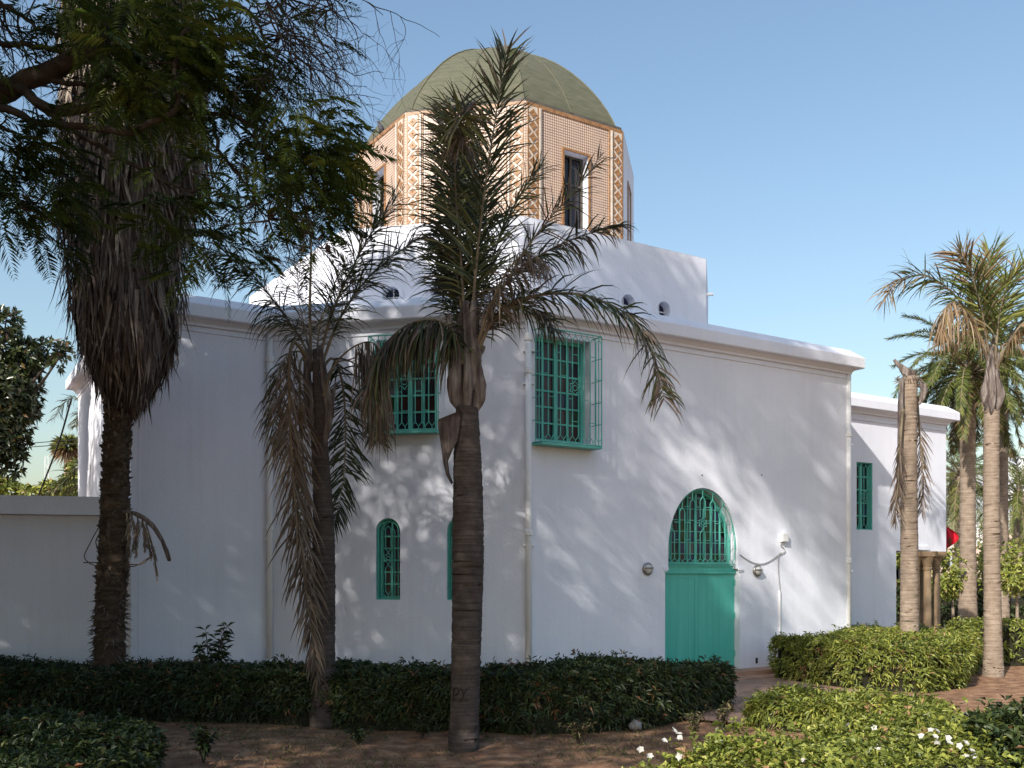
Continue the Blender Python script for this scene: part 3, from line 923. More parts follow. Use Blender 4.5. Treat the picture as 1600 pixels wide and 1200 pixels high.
# ---- drainpipes
def pipe(name, x, y, z0, z1, collars, head=None, lab=None):
    mb = MB(); mb.tube([(x, y, z0), (x, y, z1)], .055, 12)
    o = mb.build(name, M_WMET, mau, True)
    for z in collars:
        c = MB(); c.tube([(x, y, z), (x, y, z+.012), (x, y, z+.1), (x, y, z+.112)], [.057, .072, .072, .057], 12); c.build('collar', M_WMET, o)
        c = MB(); c.box((x-.09, y-.012, z-.17), (.18, 0, 0), (0, .1, 0), (0, 0, .03)); c.build('bracket', M_WMET, o)
    return o
p = WC.p(.06, 0, .07); pipe('drainpipe', p[0], p[1], 0, 6.25, (.35, 2.75, 5.75))
p = WC.p(LC-.03, 0, .075); pipe('drainpipe', p[0], p[1], 0, 6.25, (2.62, 5.35, 5.9))
p = WR.p(8.19+.02, 0, .02); pipe('drainpipe', p[0]-.02, p[1], 0, 6.25, (2.2, 4.9))
# pale corner strip where the garden wall meets the building
mb = MB(); mb.box(WLF.p(-.115, -.2, -.34), WLF.v3(.113), WLF.v3(out=.335), (0, 0, 6.33)); mb.build('corner_trim', M_PL, mau)
# patched rectangle of plaster and two nail holes
mb = MB(); mb.box(WR.p(.55, 1.75, .0005), WR.v3(.06), WR.v3(out=.004), (0, 0, 1.25)); mb.build('plaster_patch', M_PL, mau)
for t_, z_ in ((3.93, 3.86), (5.55, 3.95)):
    mb = MB(); mb.tube([WR.p(t_, z_, .0), WR.p(t_, z_, .012)], .013, 7); mb.build('nail_hole', M_DARK, mau)

# porch columns
for (u, Y) in ((1449, 24.5), (1463, 24.95), (1440, 25.6), (1431, 24.7)):
    x = (u-U0)/F*Y
    mb = MB()
    mb.tube([(x, Y, z) for z in (0, .12, .14, .22, .25, 2.05)], [.15, .15, .13, .13, .10, .088], 14)
    co = mb.build('column', M_STONE, mau, True)
    mb = MB(); mb.tube([(x, Y, z) for z in (2.05, 2.08, 2.11, 2.14, 2.28, 2.40)], [.09, .105, .105, .09, .125, .17], 14)
    mb.cbox((x, Y, 2.465), (.18, .18, .062)); mb.build('capital', M_STONE, co)

# ------------------------------------------------------------------ fittings on the wall
def bulkhead(t, z, lab):
    p = WR.p(t, z, .002)
    th = thing('wall_lamp', tuple(p), lab, 'lamp', 'round lamps beside the teal door')
    n3 = np.array((*WR.n, 0)); d3 = np.array((*WR.d, 0)); up = np.array((0, 0, 1.0))
    prof = [(.0, .115), (.03, .12), (.045, .105), (.05, .085)]
    mb = MB(); n = 20; vs = []
    for o, r in prof: vs += [p+n3*o+r*(math.cos(2*math.pi*i/n)*d3+math.sin(2*math.pi*i/n)*up) for i in range(n)]
    mb.add(vs, [(j*n+i, j*n+(i+1) % n, (j+1)*n+(i+1) % n, (j+1)*n+i) for j in range(3) for i in range(n)])
    mb.build('rim', M_CHROME, th, True)
    mb = MB(); vs = []
    for k in range(5):
        a = math.pi/2*k/4; r = .085*math.cos(a)+.001; o = .045+.05*math.sin(a)
        vs += [p+n3*o+r*(math.cos(2*math.pi*i/n)*d3+math.sin(2*math.pi*i/n)*up) for i in range(n)]
    mb.add(vs, [(j*n+i, j*n+(i+1) % n, (j+1)*n+(i+1) % n, (j+1)*n+i) for j in range(4) for i in range(n)])
    mb.build('lens', M_LENS, th, True)
    mb = MB()
    pts = [p+n3*(.052+.055*math.sin(math.pi*i/8))+d3*.095*math.cos(math.pi*i/8)+up*.02 for i in range(9)]
    mb.tube(pts, .012, 6)
    hood0 = [p+n3*(.06+.05*math.sin(math.pi*i/8))+d3*.1*math.cos(math.pi*i/8)+up*(.03+.05*math.sin(math.pi*i/8)) for i in range(9)]
    mb.build('guard', M_CHROME, th)
bulkhead(2.56, 2.07, 'round steel bulkhead lamp on the bare white wall left of the teal door')
bulkhead(5.41, 2.04, 'round steel bulkhead lamp between the teal door and the cable box')
jb = thing('junction_box', tuple(WR.p(6.16, 2.71, .002)), 'small white cable box on the wall above the loose cable', 'box')
mb = MB(); mb.box(WR.p(6.07, 2.63, .002), WR.v3(.18), WR.v3(out=.07), (0, 0, .17)); mb.build('case', M_WMET, jb)
mb = MB(); mb.box(WR.p(6.075, 2.635, .0725), WR.v3(.17), WR.v3(out=.012), (0, 0, .16)); mb.build('lid', M_WMET, jb)
mb = MB()
c1 = [(4.92, 2.36), (5.1, 2.27), (5.35, 2.19), (5.6, 2.19), (5.85, 2.28), (6.02, 2.36), (6.1, 2.38)]
mb.tube(spline([WR.p(t, z, .02) for t, z in c1], 24), .009, 5)
c2 = [(6.12, 2.63), (6.08, 2.56), (6.17, 2.50), (6.20, 2.44), (6.12, 2.40), (6.02, 2.37), (6.0, 2.1), (6.04, 1.75), (6.06, 1.62)]
mb.tube(spline([WR.p(t, z, .022) for t, z in c2], 40), .009, 5)
cab = mb.build('cable', mat_noise('grey_cable', [(.30, .29, .28), (.42, .41, .40)], 9, .6)); tag(cab, 'loose grey cable looping from the door arch to the cable box', 'cable')
mb = MB(); mb.box(WR.p(6.045, .3, .003), WR.v3(.035), WR.v3(out=.025), (0, 0, 1.34)); cd = mb.build('cable_duct', M_WMET); tag(cd, 'thin white vertical cable duct on the wall above the hedge', 'conduit')

# ------------------------------------------------------------------ garden wall, left
Lw = nrm(np.array((-1.96, -.54)))
gw0 = A0+np.array((-.115, .03)); gw1 = gw0+Lw*6.0
WG = Wall(gw1, gw0-gw1); LG = 6.0
gwl = thing('garden_wall', (*gw0, 0), 'low white garden wall with a thick flat coping left of the building', 'wall')
mb = MB(); mb.box(WG.p(0, -.2, -.3), WG.v3(LG), WG.v3(out=.30), (0, 0, 3.145)); mb.build('wall_body', M_PL, gwl)
mb = MB(); mb.box(WG.p(0, 2.948, -.34), WG.v3(LG), WG.v3(out=.48), (0, 0, .30)); mb.build('coping', M_PL, gwl)

# ------------------------------------------------------------------ palms
def frond(parent, P, n=110, ll=.5, lw=.022, t0=.18, fwd=50, sag=.9, plume=.35, dead=0.0, dead_tip=.1, r0=.028, hang=0.0, mat=None, label=None,
          name='frond', seg=36, flat=1.0, green=(0, .62), rnd_len=.28, clump=.16, thick_base=1.0, taper_len=.45):
    """pinnate frond along the 3-D points P: a tapered rib and two rows of bent leaflets"""
    C = spline(P, seg)
    T = nrm(np.gradient(C, axis=0))
    s_ = np.linspace(0, 1, seg)
    rad = r0*(1-.88*s_)
    rad[:4] *= np.linspace(1.6*thick_base, 1, 4)
    mb = MB(); mb.tube(C, rad, 6, flat=.75)
    tl = np.repeat(np.linspace(t0, .995, n), 2)+rng.normal(0, .004, 2*n)
    tl = np.clip(tl, 0, 1)
    side = np.tile((1., -1.), n)
    base = np.stack([np.interp(tl, s_, C[:, k]) for k in range(3)], 1)
    tn = nrm(np.stack([np.interp(tl, s_, T[:, k]) for k in range(3)], 1))
    up = np.array((0, 0, 1.0))
    S = np.cross(tn, up)
    weak = np.linalg.norm(S, axis=1) < .25
    S[weak] = np.cross(tn[weak], np.array((0, -1.0, .2)))
    S = nrm(S); U = nrm(np.cross(S, tn))
    a = np.radians(fwd*(.75+.5*rng.random(2*n)))*(1-.45*tl)+np.radians(8)
    pl = rng.normal(0, plume, 2*n)
    gi = (np.arange(2*n)//rng.integers(5, 9))
    gn = rng.normal(0, clump, (gi.max()+1, 3))[gi]
    D = nrm((S*side[:, None])*np.sin(a)[:, None]+tn*np.cos(a)[:, None]*.9+U*pl[:, None]+gn)
    if hang: D = nrm(D*(1-hang)+np.array((0, 0, -1.0))*hang+rng.normal(0, .10, (2*n, 3)))
    x = (tl-t0)/(1-t0)
    prof = (1-(1-np.clip(x/.18, 0, 1))**2*.55)*(1-taper_len*np.clip((x-.45)/.55, 0, 1)**1.6)
    Ln = ll*prof*(1-rnd_len+2*rnd_len*rng.random(2*n))*np.where(rng.random(2*n) < .07, .3, 1)
    K = 5
    pts = [base]; d = D.copy()
    sg = sag*(.6+.8*rng.random(2*n))
    for k in range(K-1):
        d = nrm(d+np.array((0, 0, -1.0))*(sg*.22*(k+.5)**1.1)[:, None]*.5)
        pts.append(pts[-1]+d*(Ln/(K-1))[:, None])
    Wv = nrm(np.cross(D, nrm(U+rng.normal(0, .5, (2*n, 3)))))
    wds = [.45, 1.0, .9, .6, 0]
    m2 = 2*n; V = []
    for k in range(K):
        if k == K-1: V.append(pts[k]); continue
        h = Wv*(lw*wds[k]*.5)
        V.append(pts[k]-h); V.append(pts[k]+h)
    V = np.stack(V, 1)
    nv = V.shape[1]
    b = np.arange(m2)[:, None]*nv
    quads = np.concatenate([b+np.array([[2*k, 2*k+1, 2*k+3, 2*k+2]]) for k in range(K-2)])
    tris = b+np.array([[2*(K-2), 2*(K-2)+1, 2*(K-1)]])
    isd = rng.random(m2) < (dead+dead_tip*np.clip((x-.55)/.45, 0, 1)*3)
    rn = np.where(isd, .74+.26*rng.random(m2), green[0]+(green[1]-green[0])*rng.random(m2))
    rv = np.array(mb.v); nb = len(rv)
    rq = np.array([f for f in mb.f if len(f) == 4]); rh = np.array([f for f in mb.f if len(f) == 6])
    allV = np.concatenate((rv, V.reshape(-1, 3)))
    fl = [rq, rh, quads+nb, tris+nb]
    rall = np.concatenate((np.zeros(len(rq)+len(rh)), np.tile(rn, K-2), rn))
    mi = np.concatenate((np.zeros(len(rq)+len(rh)), np.ones(len(quads)+len(tris))))
    o = np_mesh(name, allV, fl, [M_RACH, mat or M_FROND], parent, rall, mi)
    if label: o['label'] = label
    return o


def ringed_trunk(parent, P, rads, m, ring=.085, amp=.02, n=22, name='trunk', jag=.008):
    L = float(np.sum(np.linalg.norm(np.diff(np.array(P), axis=0), axis=1)))
    k = max(int(L/ring*4), 12)
    C = spline(P, k); s_ = np.linspace(0, 1, k)
    rr = np.interp(s_, np.linspace(0, 1, len(rads)), rads)
    ph = (s_*L/ring) % 1
    rr = rr*(1+amp*(1-ph)+rng.normal(0, .004, k))
    C = C + rng.normal(0, .0015, C.shape)
    mb = MB(); mb.tube(C, rr, n, ref=(0, 1, .0))
    V = np.array(mb.v)
    V += rng.normal(0, jag*.35, V.shape)*np.array((1, 1, .3))
    mb.v = [tuple(q) for q in V]
    return mb.build(name, m, parent, True)


def petiole(parent, P, rads, name='petiole_base', flat=.45, ref=(0, 1, 0), label=None, m=None):
    C = spline(P, 16)
    rr = np.interp(np.linspace(0, 1, 16), np.linspace(0, 1, len(rads)), rads)
    mb = MB(); mb.tube(C, rr, 10, flat=flat, ref=ref)
    V = np.array(mb.v); V += rng.normal(0, .004, V.shape); mb.v = [tuple(q) for q in V]
    o = mb.build(name, m or M_BOOT, parent, True)
    if label: o['label'] = label
    return o


def pts(L, Y, dy=None):
    """(u, v, dY) triples at depth Y"""
    return [PX(q[0], q[1], Y+(q[2] if len(q) > 2 else 0)) for q in L]


# --- centre palm
Yc = 11.5
b = GX(725, 1165)
cp = thing('queen_palm', (b[0], b[1], 0), 'queen palm with carved letters on its grey ringed trunk, in front of the dome', 'palm tree')
ringed_trunk(cp, [(b[0], Yc, -.15)]+pts([(725, 1155), (729, 1000), (731, 880), (731, 760), (730, 690), (730, 636)], Yc), [.185, .165, .17, .175, .185, .175, .16, .125], M_TRUNK)
# carved letters
cv = MB(); zc = 2-(1083-895)*Yc/F; xc = (724-U0)/F*Yc; rT = .168
def carve(ptsl):
    q = []
    for x, z in ptsl:
        y = Yc-math.sqrt(max(rT**2-x*x, .0005))-.004
        q.append((xc+x, y, zc+z))
    cv.tube(q, .0065, 5)
carve([(-.105, -.075), (-.108, .0), (-.10, .075)])
carve([(-.10, .07), (-.065, .08), (-.04, .055), (-.05, .02), (-.08, .0), (-.105, -.005)])
carve([(-.02, .075), (.0, .04), (.012, .005)]); carve([(.06, .075), (.035, .04), (.012, .005), (-.004, -.045)])
carve([(-.03, -.075), (-.01, -.05)])
cv.build('carved_letters', mat_noise('carved_dark', [(.014, .010, .008), (.03, .02, .016)], 9, .9), cp)
# petiole bases and boots
petiole(cp, pts([(725, 642, .02), (714, 622, -.02), (711, 592, -.03), (715, 560, -.02), (712, 530, 0), (703, 492, 0)], Yc), [.06, .095, .095, .06, .03, .024, .02])
petiole(cp, pts([(738, 642, .02), (747, 622, -.02), (748, 590, -.03), (746, 565, -.02), (756, 541, 0)], Yc), [.06, .09, .085, .055, .03, .028])
petiole(cp, pts([(730, 640, -.06), (731, 610, -.10), (731, 575, -.10), (730, 520, -.08), (728, 470, -.05)], Yc), [.05, .06, .035, .04, .03])
petiole(cp, pts([(732, 640, .1), (734, 580, .06), (736, 520, .05), (742, 470, .1)], Yc), [.10, .13, .11, .05], m=M_TRUNK, flat=.8)
petiole(cp, pts([(722, 620, .05), (716, 560, .05), (718, 520, .05), (724, 480, .05)], Yc), [.06, .10, .08, .03], m=M_TRUNK)
petiole(cp, pts([(740, 610, -.06), (744, 560, -.08), (738, 520, -.08), (740, 470, -.06)], Yc), [.03, .07, .05, .03])
petiole(cp, pts([(706, 520, -.02), (702, 505, -.02), (699, 490, 0)], Yc), [.022, .03, .03], name='petiole_stub')
# hanging boot
fb = MB(); rowsV = []
prof = [(720, 641, 685, 655), (720, 652, 684, 662), (718, 668, 686, 678), (714, 690, 689, 698), (706, 706, 691, 713), (700, 720, 693, 726), (702, 738, 697, 742), (708, 754, 705, 757)]
nP = 7
for (ua, va, ub, vb) in prof:
    for j in range(nP):
        s_ = j/(nP-1)
        q = PX(ua+(ub-ua)*s_, va+(vb-va)*s_, Yc-.16-.05*math.sin(math.pi*s_)+.06*s_+.012*math.sin(va*.3+s_*5))
        rowsV.append(q)
k = len(prof)
fsx = [(i*nP+j, i*nP+j+1, (i+1)*nP+j+1, (i+1)*nP+j) for i in range(k-1) for j in range(nP-1)]
back = [q+np.array((0, .018, 0)) for q in rowsV]
fb.add(rowsV+back, fsx+[tuple(k*nP+i for i in reversed(f)) for f in fsx])
edge = [j for j in range(nP)]+[i*nP+nP-1 for i in range(1, k)]+[(k-1)*nP+j for j in range(nP-2, -1, -1)]+[i*nP for i in range(k-2, 0, -1)]
fb.add([], [])
off0 = 0
for a_, b_ in zip(edge, edge[1:]+edge[:1]): fb.f.append((a_, b_, k*nP+b_, k*nP+a_)); fb.mi.append(0)
fo = fb.build('hanging_boot', mat_noise('dry_sheath', [(.03, .022, .02), (.075, .058, .053), (.13, .105, .098)], 18, .85, .8, 60, (1, 1, .2)), cp, True); fo['label'] = 'dead leaf base peeling off the trunk'

FRC = [
 # tall upright spear frond
 dict(P=pts([(735, 560), (742, 440, -.05), (757, 300, -.2), (775, 180, -.3), (792, 75, -.3)], Yc), n=138, ll=.62, lw=.021, t0=.22, fwd=36, sag=.30, plume=.45, dead_tip=.15, r0=.034),
 # up-left frond ending in a tuft that tips forward
 dict(P=pts([(728, 560), (722, 430, .1), (712, 300, .1), (712, 210, -.1), (718, 165, -.5), (728, 170, -.9)], Yc), n=138, ll=.60, lw=.021, t0=.2, fwd=52, sag=.8, plume=.55, dead_tip=.25, r0=.032, green=(.1, .68)),
 # broad dark mass left of the spear
 dict(P=pts([(729, 560), (721, 470, .3), (708, 380, .5), (704, 280, .6), (716, 205, .7)], Yc), n=129, ll=.58, lw=.021, t0=.2, fwd=58, sag=.7, plume=.6, dead_tip=.05, r0=.03),
 dict(P=pts([(733, 560), (730, 450, .4), (735, 350, .7), (748, 260, .9)], Yc), n=109, ll=.55, lw=.021, t0=.25, fwd=50, sag=.5, plume=.6, dead_tip=.05, r0=.028),
 # left drooping frond
 dict(P=pts([(722, 570), (712, 525), (690, 503, -.05), (660, 500, -.1), (625, 515, -.15), (595, 550, -.2), (578, 610, -.25)], Yc), n=235, ll=.70, lw=.024, t0=.10, fwd=55, sag=2.2, plume=.35, dead=.34, hang=.45, r0=.028),
 # long arching frond on the right
 dict(P=pts([(742, 560), (770, 500, -.1), (815, 468, -.2), (880, 458, -.3), (940, 470, -.4), (990, 500, -.5), (1020, 550, -.6), (1038, 625, -.6)], Yc), n=161, ll=.58, lw=.021, t0=.14, fwd=52, sag=1.0, plume=.25, dead=.06, dead_tip=.22, r0=.03),
 # horizontal grey frond above it
 dict(P=pts([(740, 560), (762, 490, .2), (800, 430, .3), (850, 395, .4), (905, 370, .4), (968, 352, .4)], Yc), n=138, ll=.55, lw=.021, t0=.2, fwd=55, sag=1.1, plume=.4, dead=.22, dead_tip=.1, r0=.03),
 # thin dead frond to the upper right
 dict(P=pts([(742, 560), (772, 480, -.1), (815, 400, -.2), (860, 340, -.3), (900, 295, -.3), (938, 245, -.3)], Yc), n=100, ll=.40, lw=.017, t0=.35, fwd=48, sag=.4, plume=.5, dead=.5, r0=.026),
 # short green fan right of the spear
 dict(P=pts([(738, 560), (757, 450, .3), (785, 360, .5), (815, 300, .6), (845, 262, .5)], Yc), n=109, ll=.5, lw=.02, t0=.3, fwd=40, sag=.4, plume=.4, dead_tip=.05, r0=.026, green=(.25, .7)),
 # collapsed brown frond
 dict(P=pts([(741, 555), (765, 480, -.25), (795, 420, -.4), (825, 395, -.5), (850, 410, -.6)], Yc), n=82, ll=.5, lw=.016, t0=.3, fwd=60, sag=2.0, plume=.5, dead=.95, hang=.4, r0=.026),
 dict(P=pts([(738, 560), (765, 505, .3), (800, 480, .5), (840, 485, .6), (870, 520, .6)], Yc), n=100, ll=.5, lw=.02, t0=.2, fwd=55, sag=1.4, plume=.4, dead=.1, r0=.026),
 dict(P=pts([(727, 560), (712, 480, .4), (692, 420, .7), (690, 370, .9)], Yc), n=100, ll=.5, lw=.02, t0=.25, fwd=60, sag=.9, plume=.5, dead=.05, r0=.024),
 dict(P=pts([(730, 560), (718, 460, .2), (703, 350, .3), (700, 250, .3), (705, 190, .2)], Yc), n=139, ll=.55, lw=.021, t0=.22, fwd=60, sag=.9, plume=.6, dead=.1, dead_tip=.3, r0=.028, green=(0, .5)),
 # yellow-green tuft at the bent tip
 dict(P=pts([(708, 250, -.4), (708, 215, -.7), (714, 188, -.9), (724, 180, -1.05)], Yc), n=77, ll=.42, lw=.020, t0=.25, fwd=85, sag=.5, plume=.9, dead=.12, r0=.016, green=(.56, .73), taper_len=.1),
 dict(P=pts([(712, 235, -.5), (720, 210, -.8), (726, 212, -.9)], Yc), n=16, ll=.42, lw=.018, t0=.2, fwd=70, sag=1.6, plume=.7, dead=1, hang=.4, r0=.014, taper_len=.1),
]
for f in FRC: frond(cp, **f)

# --- second palm, left of it
Yl = 13.2
b = GX(503, 1130)
lp = thing('queen_palm', (b[0], b[1], 0), 'queen palm with a long dead brown frond hanging down the left side of its trunk', 'palm tree')
ringed_trunk(lp, [(b[0]+.02, Yl, -.15)]+pts([(504, 1120), (505, 1000), (506, 900), (505, 800), (501, 720), (497, 660), (493, 600)], Yl), [.185, .165, .155, .15, .145, .12, .105, .09], M_TRUNK)
petiole(lp, pts([(500, 690, -.02), (487, 650, -.08), (480, 590, -.08), (480, 545, -.05)], Yl), [.05, .09, .06, .035])
petiole(lp, pts([(503, 700, -.05), (512, 640, -.08), (506, 590, -.05), (500, 540, 0)], Yl), [.05, .085, .06, .035])
petiole(lp, pts([(498, 690, -.1), (499, 640, -.13), (494, 590, -.1), (492, 545, -.05)], Yl), [.05, .075, .05, .03], m=M_TRUNK)
petiole(lp, pts([(508, 690, .03), (514, 655, -.02), (521, 620, -.03), (524, 600, 0)], Yl), [.03, .045, .03, .015], name='petiole_stub')
FRL = [
 dict(P=pts([(488, 570), (470, 530), (435, 480, -.1), (395, 430, -.2), (355, 400, -.3), (322, 392, -.4)], Yl), n=117, ll=.72, lw=.019, t0=.15, fwd=48, sag=1.5, plume=.35, dead=.03, r0=.028, green=(0, .5)),
 dict(P=pts([(496, 580), (515, 500), (545, 430, -.1), (580, 365, -.2), (618, 312, -.2)], Yl), n=109, ll=.62, lw=.019, t0=.25, fwd=42, sag=.5, plume=.4, dead=.12, dead_tip=.12, r0=.03),
 dict(P=pts([(499, 580), (530, 500, .1), (570, 440, .2), (612, 402, .2), (662, 368, .2)], Yl), n=109, ll=.64, lw=.019, t0=.2, fwd=46, sag=.9, plume=.35, dead=.1, dead_tip=.1, r0=.03),
 dict(P=pts([(488, 575), (478, 520, .2), (466, 460, .4), (470, 410, .5)], Yl), n=54, ll=.5, lw=.014, t0=.25, fwd=60, sag=1.0, plume=.7, dead=.65, r0=.02),
 dict(P=pts([(494, 575), (500, 510, .3), (520, 450, .5), (540, 410, .6)], Yl), n=62, ll=.5, lw=.016, t0=.2, fwd=60, sag=1.2, plume=.7, dead=.45, r0=.022),
 # dark green frond hanging behind the trunk
 dict(P=pts([(500, 580, .1), (520, 560, .2), (535, 600, .3), (540, 680, .3), (535, 760, .3), (522, 820, .3)], Yl), n=117, ll=.5, lw=.024, t0=.1, fwd=58, sag=.8, plume=.25, dead=.0, dead_tip=0, r0=.024, green=(0, .3)),
 # arching frond whose leaflets hang as a dead curtain
 dict(P=pts([(505, 620, -.1), (522, 572, -.15), (548, 545, -.2), (575, 534, -.25), (592, 545, -.3), (598, 580, -.3)], Yl), n=85, ll=1.25, lw=.018, t0=.55, fwd=60, sag=2.5, plume=.2, dead=.93, hang=.85, r0=.028, taper_len=.2),
 dict(P=pts([(502, 600, .1), (530, 565, .2), (560, 575, .3), (585, 640, .3), (590, 690, .3)], Yl), n=62, ll=.45, lw=.02, t0=.3, fwd=55, sag=1.0, plume=.3, dead=.2, r0=.02, green=(0, .3)),
 dict(P=pts([(486, 575, .1), (470, 550, .2), (445, 560, .25), (430, 620, .3), (432, 700, .3)], Yl), n=70, ll=.5, lw=.018, t0=.2, fwd=55, sag=1.3, plume=.3, dead=.6, hang=.3, r0=.02),
]
for f in FRL: frond(lp, **f)
frond(lp, pts([(486, 575), (466, 538, -.15), (455, 540, -.25), (452, 600, -.3), (455, 700, -.3), (465, 820, -.28), (480, 940, -.24), (497, 1060, -.2)], Yl), n=163, ll=.66, lw=.024, t0=.12, fwd=38, sag=.8, plume=.45,
      dead=1.0, hang=.35, r0=.03, label='long dead brown frond hanging beside the trunk', taper_len=.6)
frond(lp, pts([(488, 580), (472, 560, -.1), (468, 600, -.2), (474, 720, -.2), (480, 850, -.2), (488, 960, -.2)], Yl), n=101, ll=.55, lw=.019, t0=.12, fwd=40, sag=.8, plume=.5, dead=1.0, hang=.35, r0=.022, label='shorter dead brown frond behind the long one')
sp = MB(); sp.tube(pts([(486, 575), (484, 480), (486, 400), (486, 350)], Yl), [.022, .02, .014, .006], 8); sp.build('spear_leaf', M_RACH, lp)

# --- skirted fan palm, far left
Yw = 14.8
wp = thing('fan_palm', (PX(172, 1060, Yw)[0], Yw, 0), 'fan palm with a thick skirt of dead leaves, left of the building', 'palm tree')
tw = [PX(170, 1104, Yw), PX(171, 1040, Yw), PX(172, 960, Yw), PX(175, 905, Yw), PX(178, 860, Yw), PX(180, 760, Yw), PX(184, 650, Yw), PX(190, 500, Yw), PX(196, 300, Yw), PX(205, 0, Yw), PX(207, -150, Yw)]
ringed_trunk(wp, tw, [.22, .205, .205, .19, .18, .165, .15, .17, .18, .18, .18], M_TRUNKD, .11, .03, 20, jag=.05)
# stubs of old leaf bases all round the trunk
Ct = spline(tw, 200)
ns = 3400
ix = rng.integers(2, 112, ns); an = rng.random(ns)*2*math.pi
zz = Ct[ix, 2]
rr = np.interp(zz, [0, .6, 2.2, 4.4], [.215, .215, .18, .155])
od = np.stack((np.cos(an), np.sin(an), np.zeros(ns)), 1)
lowp = zz < 1.6
Pp = Ct[ix]+od*(rr*.93)[:, None]
Dd = nrm(od*np.where(lowp, .75, .45)[:, None]+np.array((0, 0, 1.0))*np.where(lowp, -.25, .8)[:, None]+rng.normal(0, .3, (ns, 3)))
V, Fq, rn = leaf_cloud(Pp, Dd, od, np.where(lowp, .07+.1*rng.random(ns), .06+.07*rng.random(ns)), np.where(lowp, .018, .05+.04*rng.random(ns)), rng.random(ns)*.75, .2, .1)
o = np_mesh('leaf_stubs', V, [Fq], M_SKIRT, wp, rn); o['kind'] = 'stuff'
# skirt: radius profile from the photograph
sz = [PX(0, v, Yw)[2] for v in (648, 630, 600, 560, 500, 400, 300, 250, 200, 120, 0, -160)]
sr = [.20, .38, .54, .66, .73, .80, .98, 1.0, .97, .95, .95, .95]
scx = [PX(u, 0, Yw)[0] for u in (196, 198, 199, 199, 195, 196, 210, 212, 206, 208, 210, 210)]
n = 9500
z = rng.random(n)**.9*(sz[-1]-sz[0])+sz[0]
an = rng.random(n)*2*math.pi
z[:1500] = sz[0]+rng.random(1500)*1.0
r = np.interp(z, sz, sr)*(1-.25*rng.random(n)**2)
lump = 1+.07*np.sin(an*5+z*1.3)+.05*np.sin(an*9-z*2.1)
cx = np.interp(z, sz, scx)
od = np.stack((np.cos(an), np.sin(an), np.zeros(n)), 1)
P0 = np.stack((cx, np.full(n, Yw), z), 1)+od*(r*lump)[:, None]
Ln = .35+.55*rng.random(n)
slope = np.interp(z, sz, [.55, .55, .5, .3, .12, .05, .03, .02, .02, .02, 0, 0])
top = P0+np.array((0, 0, 1.0))*(Ln*.6)[:, None]+od*(Ln*.05)[:, None]
cxt = np.interp(top[:, 2], sz, scx)
D1 = nrm(np.array((0, 0, -1.0))+od*(.10*rng.normal(size=n)+.07-slope)[:, None]+rng.normal(0, .12, (n, 3)))
wd = .026+.034*rng.random(n)
S1 = nrm(np.cross(D1, od)+rng.normal(0, .25, (n, 3)))
K = 4; Vs = []
for k in range(K):
    x = k/(K-1)
    c = top+D1*(Ln*x)[:, None]+od*(Ln*.10*(x*x)*rng.normal(.35, .6, n))[:, None]
    if k < K-1:
        h = S1*(wd*(.7, 1, .6)[k]*.5)[:, None]; Vs += [c-h, c+h]
    else: Vs.append(c)
V = np.stack(Vs, 1); nv = V.shape[1]; bb = np.arange(n)[:, None]*nv
q = np.concatenate((bb+np.array([[0, 1, 3, 2]]), bb+np.array([[2, 3, 5, 4]]))); t3 = bb+np.array([[4, 5, 6]])
rv = np.clip(rng.random(n)**1.1*.95+.25*(z > PX(0, 260, Yw)[2])*rng.random(n), 0, 1)
o = np_mesh('skirt', V.reshape(-1, 3), [q, t3], M_SKIRT, wp, np.concatenate((rv, rv, rv))); o['kind'] = 'stuff'
core = MB(); core.tube([(x, Yw, zq) for x, zq in zip(scx, sz)], [a*.80 for a in sr], 18); core.build('skirt_core', M_SKIRT_C if False else mat_noise('skirt_core_brown', [(.03, .023, .019), (.075, .057, .046)], 5, 1, .8, 24, (3, 3, .3)), wp, True)
# ragged shred under the skirt and the broken dead leaf on the trunk
for (ua, va, ub, vb, wv) in ((206, 590, 209, 642, .09), (212, 580, 207, 655, .07)):
    petiole(wp, pts([(ua, va, -.2), ((ua+ub)/2, (va+vb)/2, -.22), (ub, vb, -.2)], Yw), [wv, wv, .02], name='skirt_shred', m=M_TRUNKD)
petiole(wp, pts([(188, 800, -.12), (210, 802, -.15), (232, 815, -.18), (252, 842, -.2), (265, 876, -.2)], Yw), [.03, .035, .035, .032, .03], name='broken_stalk', flat=.6, label='broken leaf stalk sticking out to the right', m=M_BOOT)
for (a, l_, dd) in (((205, 803), (212, 868), .7), ((215, 806), (207, 860), .5), ((222, 812), (226, 858), .5), ((228, 818), (246, 905), .9), ((222, 815), (236, 870), .7), ((170, 800), (163, 850), .5), ((198, 802), (200, 880), .5)):
    frond(wp, pts([(*a, -.16), ((a[0]*.6+l_[0]*.4)+3, a[1]*.6+l_[1]*.4, -.2), (*l_, -.2)], Yw), n=34, ll=.14, lw=.012, t0=.05, fwd=25, sag=1.0, plume=.7, dead=1, r0=.012, hang=.5, name='dead_leaflet_tuft', seg=12)
mb = MB()
for P_ in ([(176, 800), (160, 815), (140, 850), (132, 872), (150, 884), (166, 878)], [(178, 805), (158, 830), (150, 850), (168, 870)], [(186, 880), (205, 882), (225, 880), (238, 862), (234, 840)], [(188, 885), (212, 884), (232, 872)], [(130, 879), (155, 879)]):
    mb.tube(spline(pts([(a, b_, -.2) for a, b_ in P_], Yw), 26), .008, 5)
mb.build('dead_tendril', M_TRUNKD, wp)

